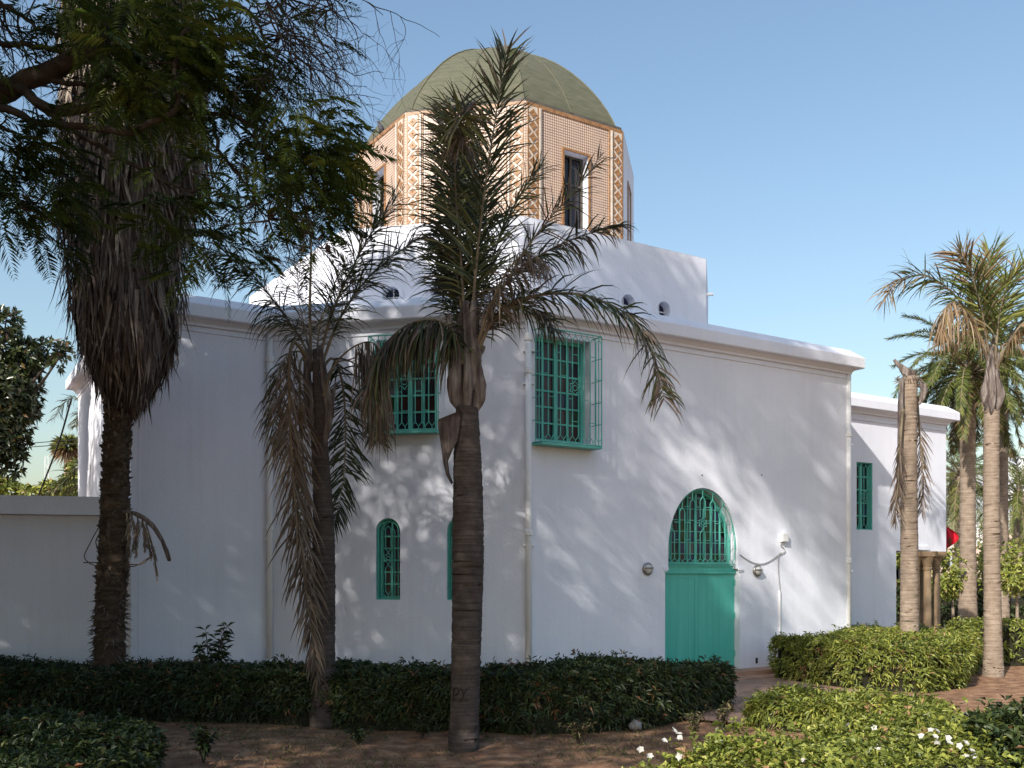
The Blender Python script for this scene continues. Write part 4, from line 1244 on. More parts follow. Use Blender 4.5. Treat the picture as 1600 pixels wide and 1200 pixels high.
# --- broken palm by the set back wing
Yb = 20.0
bp = thing('broken_palm', (PX(1420, 0, Yb)[0], Yb, 0), 'headless palm stump with a snapped top and a hanging dead frond', 'palm tree')
ringed_trunk(bp, [PX(1421, 1055, Yb), PX(1421, 900, Yb), PX(1420, 740, Yb), PX(1420, 640, Yb), PX(1422, 588, Yb)], [.20, .175, .165, .16, .15], M_TRUNKL)
petiole(bp, pts([(1424, 590), (1412, 578, -.05), (1402, 568, -.1), (1397, 562, -.1)], Yb), [.16, .10, .05, .03], name='snapped_crown', label='splintered top bent over to the left')
petiole(bp, pts([(1436, 600, -.05), (1444, 606, -.1), (1441, 622, -.1), (1436, 632, -.1)], Yb), [.06, .07, .06, .02], name='snapped_crown')
n = 60; an = rng.random(n)*6.28; P0 = PX(1421, 592, Yb)+np.stack((.15*np.cos(an), .15*np.sin(an), rng.normal(0, .06, n)), 1)
V, Fq, rn = leaf_cloud(P0, nrm(np.stack((np.cos(an), np.sin(an), rng.normal(0, .7, n)), 1)), rand_dir(n), .1+.12*rng.random(n), .025, .4+.6*rng.random(n))
np_mesh('torn_fibre', V, [Fq], M_SKIRT, bp, rn)
petiole(bp, pts([(1409, 592, -.15), (1407, 650, -.2), (1405, 720, -.2), (1400, 790, -.2)], Yb), [.05, .06, .045, .02], name='dead_stalk')
frond(bp, pts([(1410, 640, -.2), (1407, 690, -.25), (1404, 745, -.25), (1398, 812, -.25)], Yb), n=70, ll=.45, lw=.02, t0=.3, fwd=28, sag=.6, plume=.35, dead=1, hang=.45, r0=.04)
frond(bp, pts([(1433, 620, .25), (1438, 690, .3), (1442, 750, .3), (1440, 800, .3)], Yb), n=55, ll=.5, lw=.02, t0=.2, fwd=40, sag=.5, plume=.35, dead=1, hang=.4, r0=.03)

# --- palm at the right edge
Yr = 19.4
b = GX(1552, 1055)
rp = thing('queen_palm', (b[0], b[1], 0), 'queen palm with a smooth pale trunk standing on sunlit soil at the right', 'palm tree')
ringed_trunk(rp, [(b[0], Yr, -.15)]+pts([(1552, 1050), (1550, 900), (1549, 780), (1549, 690), (1550, 640)], Yr), [.20, .165, .15, .15, .145, .14], M_TRUNKL)
for P_, rd in (([(1549, 648), (1541, 620, -.1), (1545, 585, -.1), (1546, 540, -.05)], [.06, .12, .07, .04]), ([(1552, 648), (1562, 620, -.1), (1557, 585, -.1), (1560, 550)], [.06, .11, .06, .03]),
               ([(1550, 648, -.1), (1551, 610, -.18), (1550, 570, -.15), (1549, 540, -.1)], [.05, .09, .06, .03]), ([(1551, 640, .1), (1552, 590, .12), (1553, 540, .1)], [.12, .12, .05])):
    petiole(rp, pts(P_, Yr), rd)
FRR = [
 dict(P=pts([(1547, 570), (1535, 490, -.3), (1518, 430, -.5), (1500, 395, -.6)], Yr), n=93, ll=.85, lw=.03, t0=.3, fwd=40, sag=.5, plume=.3, dead=.25, dead_tip=.25, r0=.045),
 dict(P=pts([(1546, 570), (1520, 500, .2), (1480, 450, .3), (1440, 430, .3), (1405, 440, .3), (1380, 470, .3)], Yr), n=93, ll=.75, lw=.028, t0=.3, fwd=52, sag=.9, plume=.45, dead=.35, dead_tip=.3, r0=.04),
 dict(P=pts([(1547, 575), (1525, 520, -.3), (1498, 475, -.5), (1478, 480, -.7), (1470, 520, -.8)], Yr), n=85, ll=.85, lw=.022, t0=.3, fwd=60, sag=2.2, plume=.4, dead=.95, hang=.5, r0=.035),
 dict(P=pts([(1551, 570), (1552, 490, .3), (1545, 430, .5), (1548, 395, .6)], Yr), n=93, ll=.85, lw=.032, t0=.25, fwd=42, sag=.4, plume=.4, dead=.05, r0=.04, green=(.2, .68)),
 dict(P=pts([(1554, 570), (1562, 490, -.2), (1578, 440, -.3), (1605, 410, -.3)], Yr), n=93, ll=.85, lw=.03, t0=.25, fwd=44, sag=.6, plume=.4, dead=.05, r0=.04, green=(.2, .7)),
 dict(P=pts([(1553, 580), (1572, 540, .2), (1600, 500, .3), (1650, 470, .3)], Yr), n=85, ll=.8, lw=.03, t0=.3, fwd=50, sag=1.2, plume=.4, dead=.1, r0=.05, green=(.2, .65)),
 dict(P=pts([(1553, 585), (1580, 530, -.4), (1610, 500, -.5), (1660, 520, -.5)], Yr), n=70, ll=.7, lw=.026, t0=.35, fwd=55, sag=2, plume=.3, dead=.9, hang=.5, r0=.045),
]
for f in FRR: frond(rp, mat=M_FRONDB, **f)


# --- date palms behind
def date_palm(u, vb, vt, Y, rt, fl, nf, lab, seed, lean=0, group=None, spread=1.0, n_l=70):
    global rng
    rng = np.random.default_rng(seed)
    x = (u-U0)/F*Y; zt = HC+(V0-vt)/F*Y
    th = thing('date_palm', (x, Y, 0), lab, 'palm tree', group)
    ringed_trunk(th, [(x-lean, Y, -.2), (x-lean*.5, Y, zt*.5), (x, Y, zt-.1)], [rt*1.25, rt, rt*.95, rt], M_TRUNKL, .2, .05, 16, jag=.02)
    c = np.array((x, Y, zt))
    for i in range(nf):
        az = 2*math.pi*(i*.618+rng.random()*.08); el = R(80-125*((i+.5)/nf)**.85)
        d = np.array((math.cos(az)*math.cos(el), math.sin(az)*math.cos(el), math.sin(el)))
        hd = np.array((math.cos(az), math.sin(az), 0))
        L = fl*(.85+.3*rng.random())
        P_ = [c+d*.15]
        dd = d.copy()
        for k in range(5):
            P_.append(P_[-1]+dd*L/5); dd = nrm(dd+np.array((0, 0, -1.0))*(.20+.24*max(0, math.cos(el)))*spread)
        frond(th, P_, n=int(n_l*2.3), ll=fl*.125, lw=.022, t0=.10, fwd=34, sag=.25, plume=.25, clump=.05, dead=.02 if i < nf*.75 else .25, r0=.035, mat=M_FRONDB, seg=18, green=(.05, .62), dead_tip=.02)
    return th
date_palm(1512, 985, 585, 33.0, .25, 2.9, 64, 'large date palm with a full round crown behind the pale queen palm', 3)
date_palm(1566, 992, 560, 36.0, .20, 2.6, 20, 'tall date palm with a thick base partly behind the pale queen palm trunk', 5, group=None)
date_palm(1502, 900, 742, 52.0, .35, 4.2, 40, 'distant date palm with drooping fronds seen beside the flag', 8, n_l=60)
date_palm(1592, 900, 775, 48.0, .30, 3.0, 30, 'distant bushy date palm at the right edge with yellowing fronds', 9, n_l=60)
date_palm(1418, 925, 770, 60.0, .3, 3.2, 18, 'distant palm seen through the porch beside the stump', 12, n_l=40)

# ------------------------------------------------------------------ hedges and shrubs
rng = np.random.default_rng(21)


def poly_area(P):
    x, y = P[:, 0], P[:, 1]
    return .5*abs(np.sum(x*np.roll(y, -1)-y*np.roll(x, -1)))


def in_poly(P, Q):
    c = np.zeros(len(Q), bool); n = len(P)
    for i in range(n):
        a, b = P[i], P[(i+1) % n]
        cond = (a[1] > Q[:, 1]) != (b[1] > Q[:, 1])
        xx = a[0]+(Q[:, 1]-a[1])*(b[0]-a[0])/np.where(abs(b[1]-a[1]) < 1e-9, 1e-9, b[1]-a[1])
        c ^= cond & (Q[:, 0] < xx)
    return c


def wob(x, y, s=1.0):
    return .5*np.sin(x*2.1*s+y*1.3*s)+.35*np.sin(x*4.7*s-y*3.1*s+1)+.25*np.sin(7.9*x*s+6.1*y*s+2)


def hedge(name, label, poly, h, ll, lw, dens, mat=None, group=None, cat='hedge', leaves=6, topfun=None, bump=.06, droop=.3, core_top=.12, inset=.10, sprig=.6, wild=.12):
    P = np.array(poly, float)
    if np.sum(P[:, 0]*np.roll(P[:, 1], -1)-P[:, 1]*np.roll(P[:, 0], -1)) < 0: P = P[::-1]
    c = P.mean(0)
    th = thing(name, (c[0], c[1], 0), label, cat, group)
    H = topfun or (lambda x, y: np.full_like(x, h))
    # top points
    lo, hi = P.min(0), P.max(0)
    A = poly_area(P); nt_ = int(A*dens)
    Q = lo+(hi-lo)*rng.random((int(nt_*(np.prod(hi-lo)/A)*1.1)+10, 2)); Q = Q[in_poly(P, Q)][:nt_]
    zt = H(Q[:, 0], Q[:, 1])+bump*wob(Q[:, 0], Q[:, 1])+rng.normal(0, .02, len(Q))
    tall = rng.random(len(Q)) < .09
    zt = zt+tall*rng.random(len(Q))*wild
    B = [np.column_stack((Q, zt))]; NN = [np.tile((0, 0, 1.0), (len(Q), 1))+rng.normal(0, .35, (len(Q), 3))]
    # sides
    for i in range(len(P)):
        a, b = P[i], P[(i+1) % len(P)]
        L = np.linalg.norm(b-a); n = int(L*h*dens*1.05)
        t = rng.random(n); q = a+(b-a)*t[:, None]
        on = nrm(np.array((b[1]-a[1], a[0]-b[0])))
        hz = H(q[:, 0], q[:, 1]); z = hz*(1-rng.random(n)**1.35*.98)
        ro = np.clip((z/hz-.75)/.25, 0, 1)**2*.10
        d = bump*wob(q[:, 0]+z, q[:, 1]-z*1.7)-ro-.10*np.clip(1-z/(.35*h), 0, 1)
        q = q+on*d[:, None]
        B.append(np.column_stack((q, z))); NN.append(np.column_stack((np.tile(on, (n, 1)), .25+.4*z/h))+rng.normal(0, .4, (n, 3)))
    B = np.concatenate(B); NN = nrm(np.concatenate(NN))
    # a sprig of leaves at each point
    n = len(B)
    Bk = np.repeat(B, leaves, 0); Nk = np.repeat(NN, leaves, 0)
    an = rng.random(n*leaves)*6.283
    X = nrm(np.cross(Nk, rand_dir(n*leaves)))
    D = nrm(Nk*(sprig+.35*rng.normal(size=n*leaves))[:, None]+X*.9+np.array((0, 0, -1))*droop*rng.random(n*leaves)[:, None])
    base = Bk-Nk*(.07*rng.random(n*leaves))[:, None]+X*.01
    sh = np.repeat(rng.random(n), leaves)
    rv = np.clip(.55*sh+.5*rng.random(n*leaves)-.05+.12*wob(Bk[:, 0]*.6, Bk[:, 1]*.6+Bk[:, 2]), 0, .96)
    rv = np.where(np.repeat(rng.random(n) < .02, leaves) | (rng.random(n*leaves) < .012), 1.0, rv)
    V, Fq, rn = leaf_cloud(base, D, nrm(Nk+rng.normal(0, .4, (n*leaves, 3))), ll*(.6+.7*rng.random(n*leaves)), lw*(.7+.6*rng.random(n*leaves)), rv, .22, .22)
    o = np_mesh('foliage', V, [Fq], mat or M_HEDGE, th, rn); o['kind'] = 'stuff'
    # twiggy core
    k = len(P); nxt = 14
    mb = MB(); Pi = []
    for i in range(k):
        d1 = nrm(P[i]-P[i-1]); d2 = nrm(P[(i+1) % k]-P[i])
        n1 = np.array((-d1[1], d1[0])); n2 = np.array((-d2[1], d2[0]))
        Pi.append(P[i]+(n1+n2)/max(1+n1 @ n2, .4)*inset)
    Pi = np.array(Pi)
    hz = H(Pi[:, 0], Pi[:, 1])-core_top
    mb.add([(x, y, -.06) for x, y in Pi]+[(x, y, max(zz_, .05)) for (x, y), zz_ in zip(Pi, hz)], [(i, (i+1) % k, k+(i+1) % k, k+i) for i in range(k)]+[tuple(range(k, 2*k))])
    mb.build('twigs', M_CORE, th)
    return th


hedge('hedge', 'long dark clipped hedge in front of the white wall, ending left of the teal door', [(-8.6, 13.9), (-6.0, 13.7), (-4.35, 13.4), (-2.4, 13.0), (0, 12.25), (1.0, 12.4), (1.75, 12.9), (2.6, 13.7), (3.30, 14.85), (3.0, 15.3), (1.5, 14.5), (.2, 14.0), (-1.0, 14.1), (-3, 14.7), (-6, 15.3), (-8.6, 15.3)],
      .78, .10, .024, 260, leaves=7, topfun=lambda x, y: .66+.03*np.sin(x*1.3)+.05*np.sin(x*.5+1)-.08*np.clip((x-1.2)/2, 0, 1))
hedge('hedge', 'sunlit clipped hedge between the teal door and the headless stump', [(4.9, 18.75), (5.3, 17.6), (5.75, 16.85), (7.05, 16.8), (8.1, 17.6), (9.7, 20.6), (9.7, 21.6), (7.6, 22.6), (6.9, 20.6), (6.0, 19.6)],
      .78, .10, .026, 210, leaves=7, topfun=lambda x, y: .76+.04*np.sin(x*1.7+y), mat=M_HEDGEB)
hedge('hedge', 'low hedge behind the pale palm trunk at the right edge', [(9.9, 21.6), (13.5, 20.6), (16, 21.2), (16, 22.8), (10.2, 23.2)], .9, .12, .035, 60, leaves=6, mat=M_HEDGEB)
hedge('shrub', 'dark leafy shrub mass at the lower left corner on shaded ground', [(-7.0, 7.2), (-3.4, 7.0), (-3.05, 8.6), (-3.6, 10.0), (-5.2, 10.6), (-8.2, 10.6)], .55, .10, .028, 300, leaves=7, cat='shrub', bump=.09,
      topfun=lambda x, y: .50+.06*np.sin(2*x+y)+.05*np.sin(3*y), droop=.5)
hedge('shrub', 'drooping olive shrub behind the sunlit flower bed, beside the red path', [(3.05, 13.0), (3.7, 12.3), (5.0, 12.1), (5.6, 12.7), (5.8, 13.5), (5.0, 14.0), (3.9, 13.9)], .42, .12, .026, 260, leaves=7, cat='shrub', bump=.07,
      topfun=lambda x, y: .33+.06*np.sin(2*x+y), droop=1.0, mat=M_HEDGEB)
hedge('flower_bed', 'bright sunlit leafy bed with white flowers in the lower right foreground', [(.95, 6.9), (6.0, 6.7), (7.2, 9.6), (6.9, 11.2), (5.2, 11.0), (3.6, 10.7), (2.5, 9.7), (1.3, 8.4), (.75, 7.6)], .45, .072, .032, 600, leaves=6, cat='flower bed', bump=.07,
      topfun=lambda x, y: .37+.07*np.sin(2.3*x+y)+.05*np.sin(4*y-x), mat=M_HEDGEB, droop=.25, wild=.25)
hedge('shrub', 'dark shrub standing in for a shaded patch of bed near the lower right corner', [(4.15, 8.0), (4.9, 7.6), (5.7, 8.3), (5.9, 9.5), (5.2, 10.1), (4.4, 9.6)], .78, .10, .036, 320, leaves=7, cat='shrub', bump=.09,
      topfun=lambda x, y: .60+.10*np.sin(3*x+2*y)-.1*((x-5)**2+(y-9)**2))  # dark leaves added in place of shade cast on the bed
# white blossoms on the bed
bedth = [o for o in COL.objects if o.name == 'flower_bed'][0]
for (u, v, z, nf) in ((1050, 1160, .62, 3), (1055, 1172, .58, 3), (1012, 1183, .55, 2), (1020, 1190, .5, 2), (1062, 1188, .52, 2), (1372, 1150, .46, 2), (1450, 1152, .5, 3), (1458, 1166, .46, 4), (1475, 1178, .46, 3),
                      (1508, 1174, .5, 3), (1520, 1180, .46, 3), (1500, 1194, .45, 2), (1382, 1166, .44, 2), (1335, 1155, .42, 1), (1262, 1192, .42, 2)):
    Y = (HC-z)*F/(v-V0); c = np.array(((u-U0)/F*Y, Y, z+.06))
    for j in range(max(1, nf-1)):
        Bp, Dp, Np = [], [], []
        cc = c+rng.normal(0, .045, 3)*np.array((1, 1, .7))
        ax = nrm(rng.normal(0, .5, 3)+np.array((-.2, -.8, .7)))
        x = nrm(np.cross(ax, rand_dir(1)[0])); y = np.cross(ax, x)
        for k in range(5):
            a = 6.283*k/5+.2*rng.normal()
            Bp.append(cc); Dp.append(x*math.cos(a)+y*math.sin(a)+ax*.35); Np.append(ax)
        n = len(Bp)
        V, Fq, rn = leaf_cloud(np.array(Bp), np.array(Dp), np.array(Np), .036*(.8+.4*rng.random(n)), .036, rng.random(n), .2, .06)
        np_mesh('flower', V, [Fq], M_PETAL, bedth, rn)


def plant(name, label, x, y, h, nst, ll, lw, per=26, mat=None, spread=.25, cat='plant', group=None, seed=1):
    r2 = np.random.default_rng(seed)
    th = thing(name, (x, y, 0), label, cat, group)
    mb = MB(); Bs, Ds = [], []
    for i in range(nst):
        a = r2.random()*6.283; s_ = spread*(.4+.6*r2.random())
        P_ = spline([(x, y, -.03), (x+.4*s_*math.cos(a), y+.4*s_*math.sin(a), h*.55), (x+s_*math.cos(a), y+s_*math.sin(a), h*(.75+.3*r2.random()))], 14)
        mb.tube(P_, np.linspace(.008, .003, 14), 5)
        for k in range(per):
            q = P_[r2.integers(4, 14)]
            b = r2.random()*6.283
            Bs.append(q); Ds.append((math.cos(b), math.sin(b), .35+.5*r2.normal()))
    mb.build('stem', M_BARK, th)
    n = len(Bs)
    V, Fq, rn = leaf_cloud(np.array(Bs), np.array(Ds), nrm(np.tile((0, 0, 1.), (n, 1))+rng.normal(0, .4, (n, 3))), ll*(.6+.7*rng.random(n)), lw, rng.random(n)*.9, .2, .3)
    o = np_mesh('leaves', V, [Fq], mat or M_HEDGE, th, rn); o['kind'] = 'stuff'
    return th
g = GX(330, 1130); plant('sapling', 'tall leafy sprout standing above the dark hedge line right of the fan palm', -4.25, 14.0, 1.2, 12, .15, .03, 34, spread=.33, seed=4)
g = GX(318, 1190); plant('weed', 'small dark weed on bare soil beside the lower left shrub', g[0], g[1], .38, 7, .09, .04, 22, spread=.22, seed=5, group='weeds on the bare soil')
g = GX(770, 1180)
for i, (u, v, h) in enumerate(((660, 1150, .22), (835, 1150, .30), (905, 1160, .25), (1130, 1140, .35), (1085, 1150, .28), (560, 1160, .18))):
    g = GX(u, v); plant('weed', ['low weed left of the carved palm trunk', 'low weed right of the carved palm trunk', 'weed with thin stems behind the white blossoms', 'dry olive weed at the end of the long hedge', 'small weed near the grey stone', 'tiny weed right of the brown frond palm'][i],
                        g[0], g[1], h, 8, .08, .025, 16, spread=.25, seed=20+i, group='weeds on the bare soil', mat=M_GRASS if i in (2, 3, 4) else None)
# bright young plant and seed stalk in the bed
g = np.array((1.75, 8.2)); plant('young_plant', 'bright green young plant at the left tip of the sunlit bed', 1.9, 9.1, .62, 5, .13, .07, 9, M_HEDGEB, .12, seed=33)

# dry grass tufts and litter on the soil
n = 26000
x = rng.random(n)*13-6.5; y = 8.6+rng.random(n)*7
keep = (wob(x*.8, y*.8)+rng.normal(0, .5, n) > .25)
x, y = x[keep], y[keep]; n = len(x); z = ground_z(x, y)
V, Fq, rn = leaf_cloud(np.column_stack((x, y, z-.005)), nrm(np.column_stack((rng.normal(0, .55, (n, 2)), np.full(n, 1.0)))), rand_dir(n), .05+.09*rng.random(n), .006+.004*rng.random(n), np.clip(.5*rng.random(n)+.5*(wob(x*.5, y*.5) < .3)*rng.random(n), 0, 1), .1, .2)
o = np_mesh('grass', V, [Fq], M_GRASS, None, rn); tag(o, 'thin dry grass on the red soil', 'grass', kind='stuff')
n = 15000
x = rng.random(n)*22-7; y = 8.5+rng.random(n)*15; z = ground_z(x, y)+.006
V, Fq, rn = leaf_cloud(np.column_stack((x, y, z)), nrm(np.column_stack((rng.normal(size=(n, 2)), .12*rng.normal(size=n)))), nrm(np.column_stack((.25*rng.normal(size=(n, 2)), np.ones(n)))), .015+.055*rng.random(n)**2, .008+.012*rng.random(n), rng.random(n), .15, .02)
o = np_mesh('leaf_litter', V, [Fq], M_LITTER, None, rn); tag(o, 'dry fallen leaves scattered over the soil', 'leaf litter', kind='stuff')
# grey stone
g = GX(993, 1138)
bm = bmesh.new(); bmesh.ops.create_icosphere(bm, subdivisions=3, radius=1)
for v in bm.verts:
    d = .12*math.sin(5*v.co.x+3*v.co.z)+.08*math.sin(7*v.co.y-4*v.co.x)
    v.co = Vector((v.co.x*.085, v.co.y*.075, v.co.z*.07))*(1+d)
me = bpy.data.meshes.new('stone'); bm.to_mesh(me); bm.free()
me.polygons.foreach_set('use_smooth', [True]*len(me.polygons))
st = link('stone', me, mat_noise('grey_stone', [(.16, .16, .16), (.30, .30, .30)], 14, .9, .4, 50)); st.location = (g[0], g[1], .04); tag(st, 'rounded grey stone lying at the foot of the long hedge', 'stone')

# ------------------------------------------------------------------ jacaranda
rng = np.random.default_rng(5)
jt = thing('jacaranda_tree', (-8.5, 6.0, 0), 'large spreading jacaranda with feathery foliage and bare twigs overhanging from the upper left', 'tree')
mb = MB()
mb.tube(spline([(-8.5, 6, -.2), (-8.4, 6.1, 2.0), (-8.1, 6.4, 4.0), (-7.4, 7.0, 5.2)], 24), np.interp(np.linspace(0, 1, 24), [0, .1, 1], [.5, .36, .28]), 14)
mb.build('trunk', M_BARK, jt, True)
Yj = 9.4
def jp(L, r0, r1, m=M_BARK, name='limb', seg=30, wig=.01):
    P_ = spline([PX(a, b_, Yj+(c[0] if c else 0)) for a, b_, *c in L], seg)
    P_[1:-1] += rng.normal(0, wig, (seg-2, 3))
    mb = MB(); mb.tube(P_, np.linspace(r0, r1, seg), 8); mb.build(name, m, jt, True)
    return P_
limb_pts = []
for L, r0, r1 in (
    ([(-330, 380, -2.3), (-180, 260, -1.4), (-20, 160), (60, 118), (128, 82), (190, 30, .3), (230, -40, .5)], .14, .07),
    ([(-330, 400, -2.3), (-150, 220, -1), (-30, 165), (30, 140), (60, 165), (110, 172), (170, 158, .1), (230, 120, .3)], .10, .03),
    ([(-200, 200, -.6), (-10, 168, -.2), (60, 192, -.2), (130, 198, -.2), (200, 206, -.2), (228, 195, -.2), (278, 166, -.2), (272, 110, -.2), (283, 62, -.2), (300, 40, -.2)], .045, .022),
    ([(-150, 110, -.5), (0, 128, -.1), (50, 155), (110, 200), (170, 238), (240, 275), (300, 300)], .045, .012),
    ([(-120, 60, -.2), (0, 68), (60, 72), (110, 84), (130, 80)], .035, .02),
    ([(-80, -20, 0), (0, 5), (40, 30), (70, 50), (120, 60)], .03, .012),
    ([(60, 118, .1), (100, 130), (140, 133), (165, 150, .1)], .03, .02),
    ([(170, 158, .1), (250, 175, .2), (330, 178, .3), (385, 190, .3), (402, 205, .3), (398, 215, .3), (425, 250, .3), (445, 290, .3)], .03, .012),
    ([(270, 166, .1), (330, 190, .1), (340, 230, .1), (360, 260, .1), (385, 290, .1), (402, 318, .1), (420, 345, .1)], .026, .008),
    ([(330, -30, .4), (365, 5, .4), (395, 25, .4), (410, 60, .4), (413, 90, .4), (395, 92, .4)], .022, .012),
    ([(300, 40, -.2), (330, 30), (370, 20), (400, 8), (430, -5)], .018, .006),
    ([(230, -40, .5), (300, -40, .5), (400, -30, .5), (470, 5, .5), (520, 15, .5)], .03, .006),
    ([(-60, 230, -.4), (0, 200, -.3), (30, 225, -.3), (20, 290, -.3), (40, 330, -.3)], .018, .006)):
    limb_pts.append(jp(L, r0, r1))
limb_pts = np.concatenate(limb_pts)
# twigs
TW = MB(); tips = []
def twig(p, d, L, r, depth, drop=.05, wig=.3):
    k = max(int(L/.05), 4); P_ = [p]; d = nrm(d)
    for i in range(k):
        d = nrm(d+rng.normal(0, wig, 3)*np.array((1, .6, 1))*.55+np.array((0, 0, -drop)))
        P_.append(P_[-1]+d*L/k)
    TW.tube(P_, np.linspace(r, r*.4, len(P_)), 4, cap=False)
    tips.append((P_[-1], d)); tips.append((P_[len(P_)//2], d))
    if depth > 0:
        for j in range(rng.integers(2, 4)):
            q = P_[rng.integers(1, len(P_))]
            twig(q, d+rng.normal(0, .7, 3), L*(.55+.3*rng.random()), r*.62, depth-1, drop, wig)
BL = [  # leafy regions: u, v, half widths, leaves, depth offset, leaf tone shift painting in sun and shade
 (70, 5, 75, 25, 16, 0, 0), (190, 35, 90, 50, 150, .1, .05), (255, 105, 90, 62, 190, 0, .18), (325, 60, 55, 65, 100, 0, .2), (345, 150, 50, 50, 60, .1, .1), (170, 115, 45, 35, 45, .2, 0.05),
 (225, 175, 65, 22, 28, -.1, .12), (265, 235, 60, 25, 12, .0, .05), (310, 300, 36, 30, 12, .1, 0), (115, 305, 26, 20, 22, 0, 0),
 (25, 260, 52, 46, 70, -.2, -.1), (30, 335, 44, 40, 56, -.2, -.1), (75, 235, 35, 30, 30, -.2, -.1), (15, 215, 25, 20, 25, -.2, -.1),
 (285, 355, 46, 28, 36, .1, -.05), (335, 385, 40, 26, 20, .1, -.05), (265, 390, 24, 28, 14, .1, -.05), (370, 380, 30, 30, 14, .1, -.05),
 (430, 150, 40, 36, 22, .2, 0), (415, 225, 40, 36, 26, .2, 0), (365, 265, 35, 30, 12, .1, 0), (500, 225, 55, 34, 105, .2, .18), (478, 285, 50, 42, 85, .2, .1), (530, 265, 28, 30, 32, .2, .1), (450, 340, 30, 25, 14, .2, 0),
 (500, 40, 50, 30, 5, .4, 0), (455, 20, 40, 25, 5, .4, 0), (385, 110, 22, 36, 12, .2, 0), (390, 320, 25, 20, 12, .1, 0), (480, 340, 45, 35, 20, .2, 0), (20, 60, 40, 40, 8, 0, 0), (30, 120, 40, 40, 8, 0, 0)]
LB, LD, LR = [], [], []
for (u, v, ru, rv, nl, dy, br) in BL:
    c = PX(u, v, Yj+dy)
    for j in range(max(2, nl//16)):
        q = limb_pts[np.argsort(np.linalg.norm(limb_pts-c, axis=1))[rng.integers(0, 6)]]
        e = c+np.array((rng.normal(0, .5)*ru, rng.normal(0, 40), rng.normal(0, .5)*rv))*Yj/F
        m_ = (q+e)/2+rng.normal(0, .08, 3)
        P_ = spline([q, m_, e], 12); TW.tube(P_, np.linspace(.011, .004, 12), 4, cap=False)
    a = rng.random(nl)*6.283; r = np.sqrt(rng.random(nl))
    X = c[0]+np.cos(a)*r*ru*Yj/F; Z = c[2]+np.sin(a)*r*rv*Yj/F; Yv = c[1]+rng.normal(0, .45, nl)
    LB.append(np.column_stack((X, Yv, Z)))
    LD.append(nrm(np.column_stack((.75*np.cos(a)+.5+rng.normal(0, .5, nl), rng.normal(0, .6, nl), .25*np.sin(a)-.3+rng.normal(0, .35, nl)))))
    LR.append(np.clip(.42+br*1.6+.25*rng.normal(size=nl), 0, 1))
# bare hanging twigs, upper right
for (u, v, d, L, dep, nn) in ((400, 15, (.8, 0, -.3), .85, 3, 7), (440, 0, (.8, .1, -.5), .85, 3, 8), (413, 80, (.7, 0, -.4), .75, 3, 6), (480, 0, (.7, 0, -.35), .7, 3, 6), (430, 60, (.8, 0, -.5), .75, 3, 6), (460, 60, (.7, 0, -.5), .7, 3, 5), (402, 210, (.6, 0, -.6), .5, 2, 4),
                              (445, 290, (.2, 0, -1), .55, 3, 6), (420, 345, (.4, 0, -1), .5, 3, 5), (385, 290, (.3, 0, -.6), .4, 2, 4), (60, 90, (.6, 0, .3), .4, 2, 5), (20, 60, (.6, 0, -.5), .5, 2, 5), (100, 130, (.8, 0, .4), .35, 2, 5), (110, 190, (.6, 0, -.6), .35, 2, 3), (20, 30, (.4, 0, -1), .5, 2, 5), (300, 300, (.6, 0, -.5), .4, 2, 4)):
    for k in range(nn):
        p0 = PX(u+rng.normal(0, 22), v+rng.normal(0, 14), Yj+.3+rng.normal(0, .2))
        q = limb_pts[np.argmin(np.linalg.norm(limb_pts-p0, axis=1))]
        TW.tube(spline([q, (q+p0)/2+rng.normal(0, .03, 3), p0], 8), np.linspace(.010, .008, 8), 4, cap=False)
        twig(p0, np.array(d)+rng.normal(0, .3, 3), L*(.7+.5*rng.random()), .0085, dep, .06)
o = TW.build('twigs', M_BARK, jt)
o['kind'] = 'stuff'
# flat round seed pods
for (u, v) in ((469, 367), (512, 387), (374, 33), (523, 335), (500, 372), (412, 218), (423, 222), (88, 58)):
    p = PX(u, v, Yj+.3); mb = MB(); n = 12
    ax = nrm(np.array((rng.normal(0, .3), -1, rng.normal(0, .3)))); x = nrm(np.cross(ax, (0, 0, 1))); y = np.cross(ax, x)
    vs = [p+.028*(math.cos(6.283*i/n)*x+1.15*math.sin(6.283*i/n)*y) for i in range(n)]
    mb.add(vs+[p+ax*.009, p-ax*.009], [(i, (i+1) % n, n) for i in range(n)]+[((i+1) % n, i, n+1) for i in range(n)])
    mb.tube([p+.03*y, p+.10*y], .003, 4)
    mb.build('seed_pod', mat_noise('pod_brown', [(.05, .03, .022), (.09, .055, .04)], 9, .7) if 'pod_brown' not in bpy.data.materials else bpy.data.materials['pod_brown'], jt)


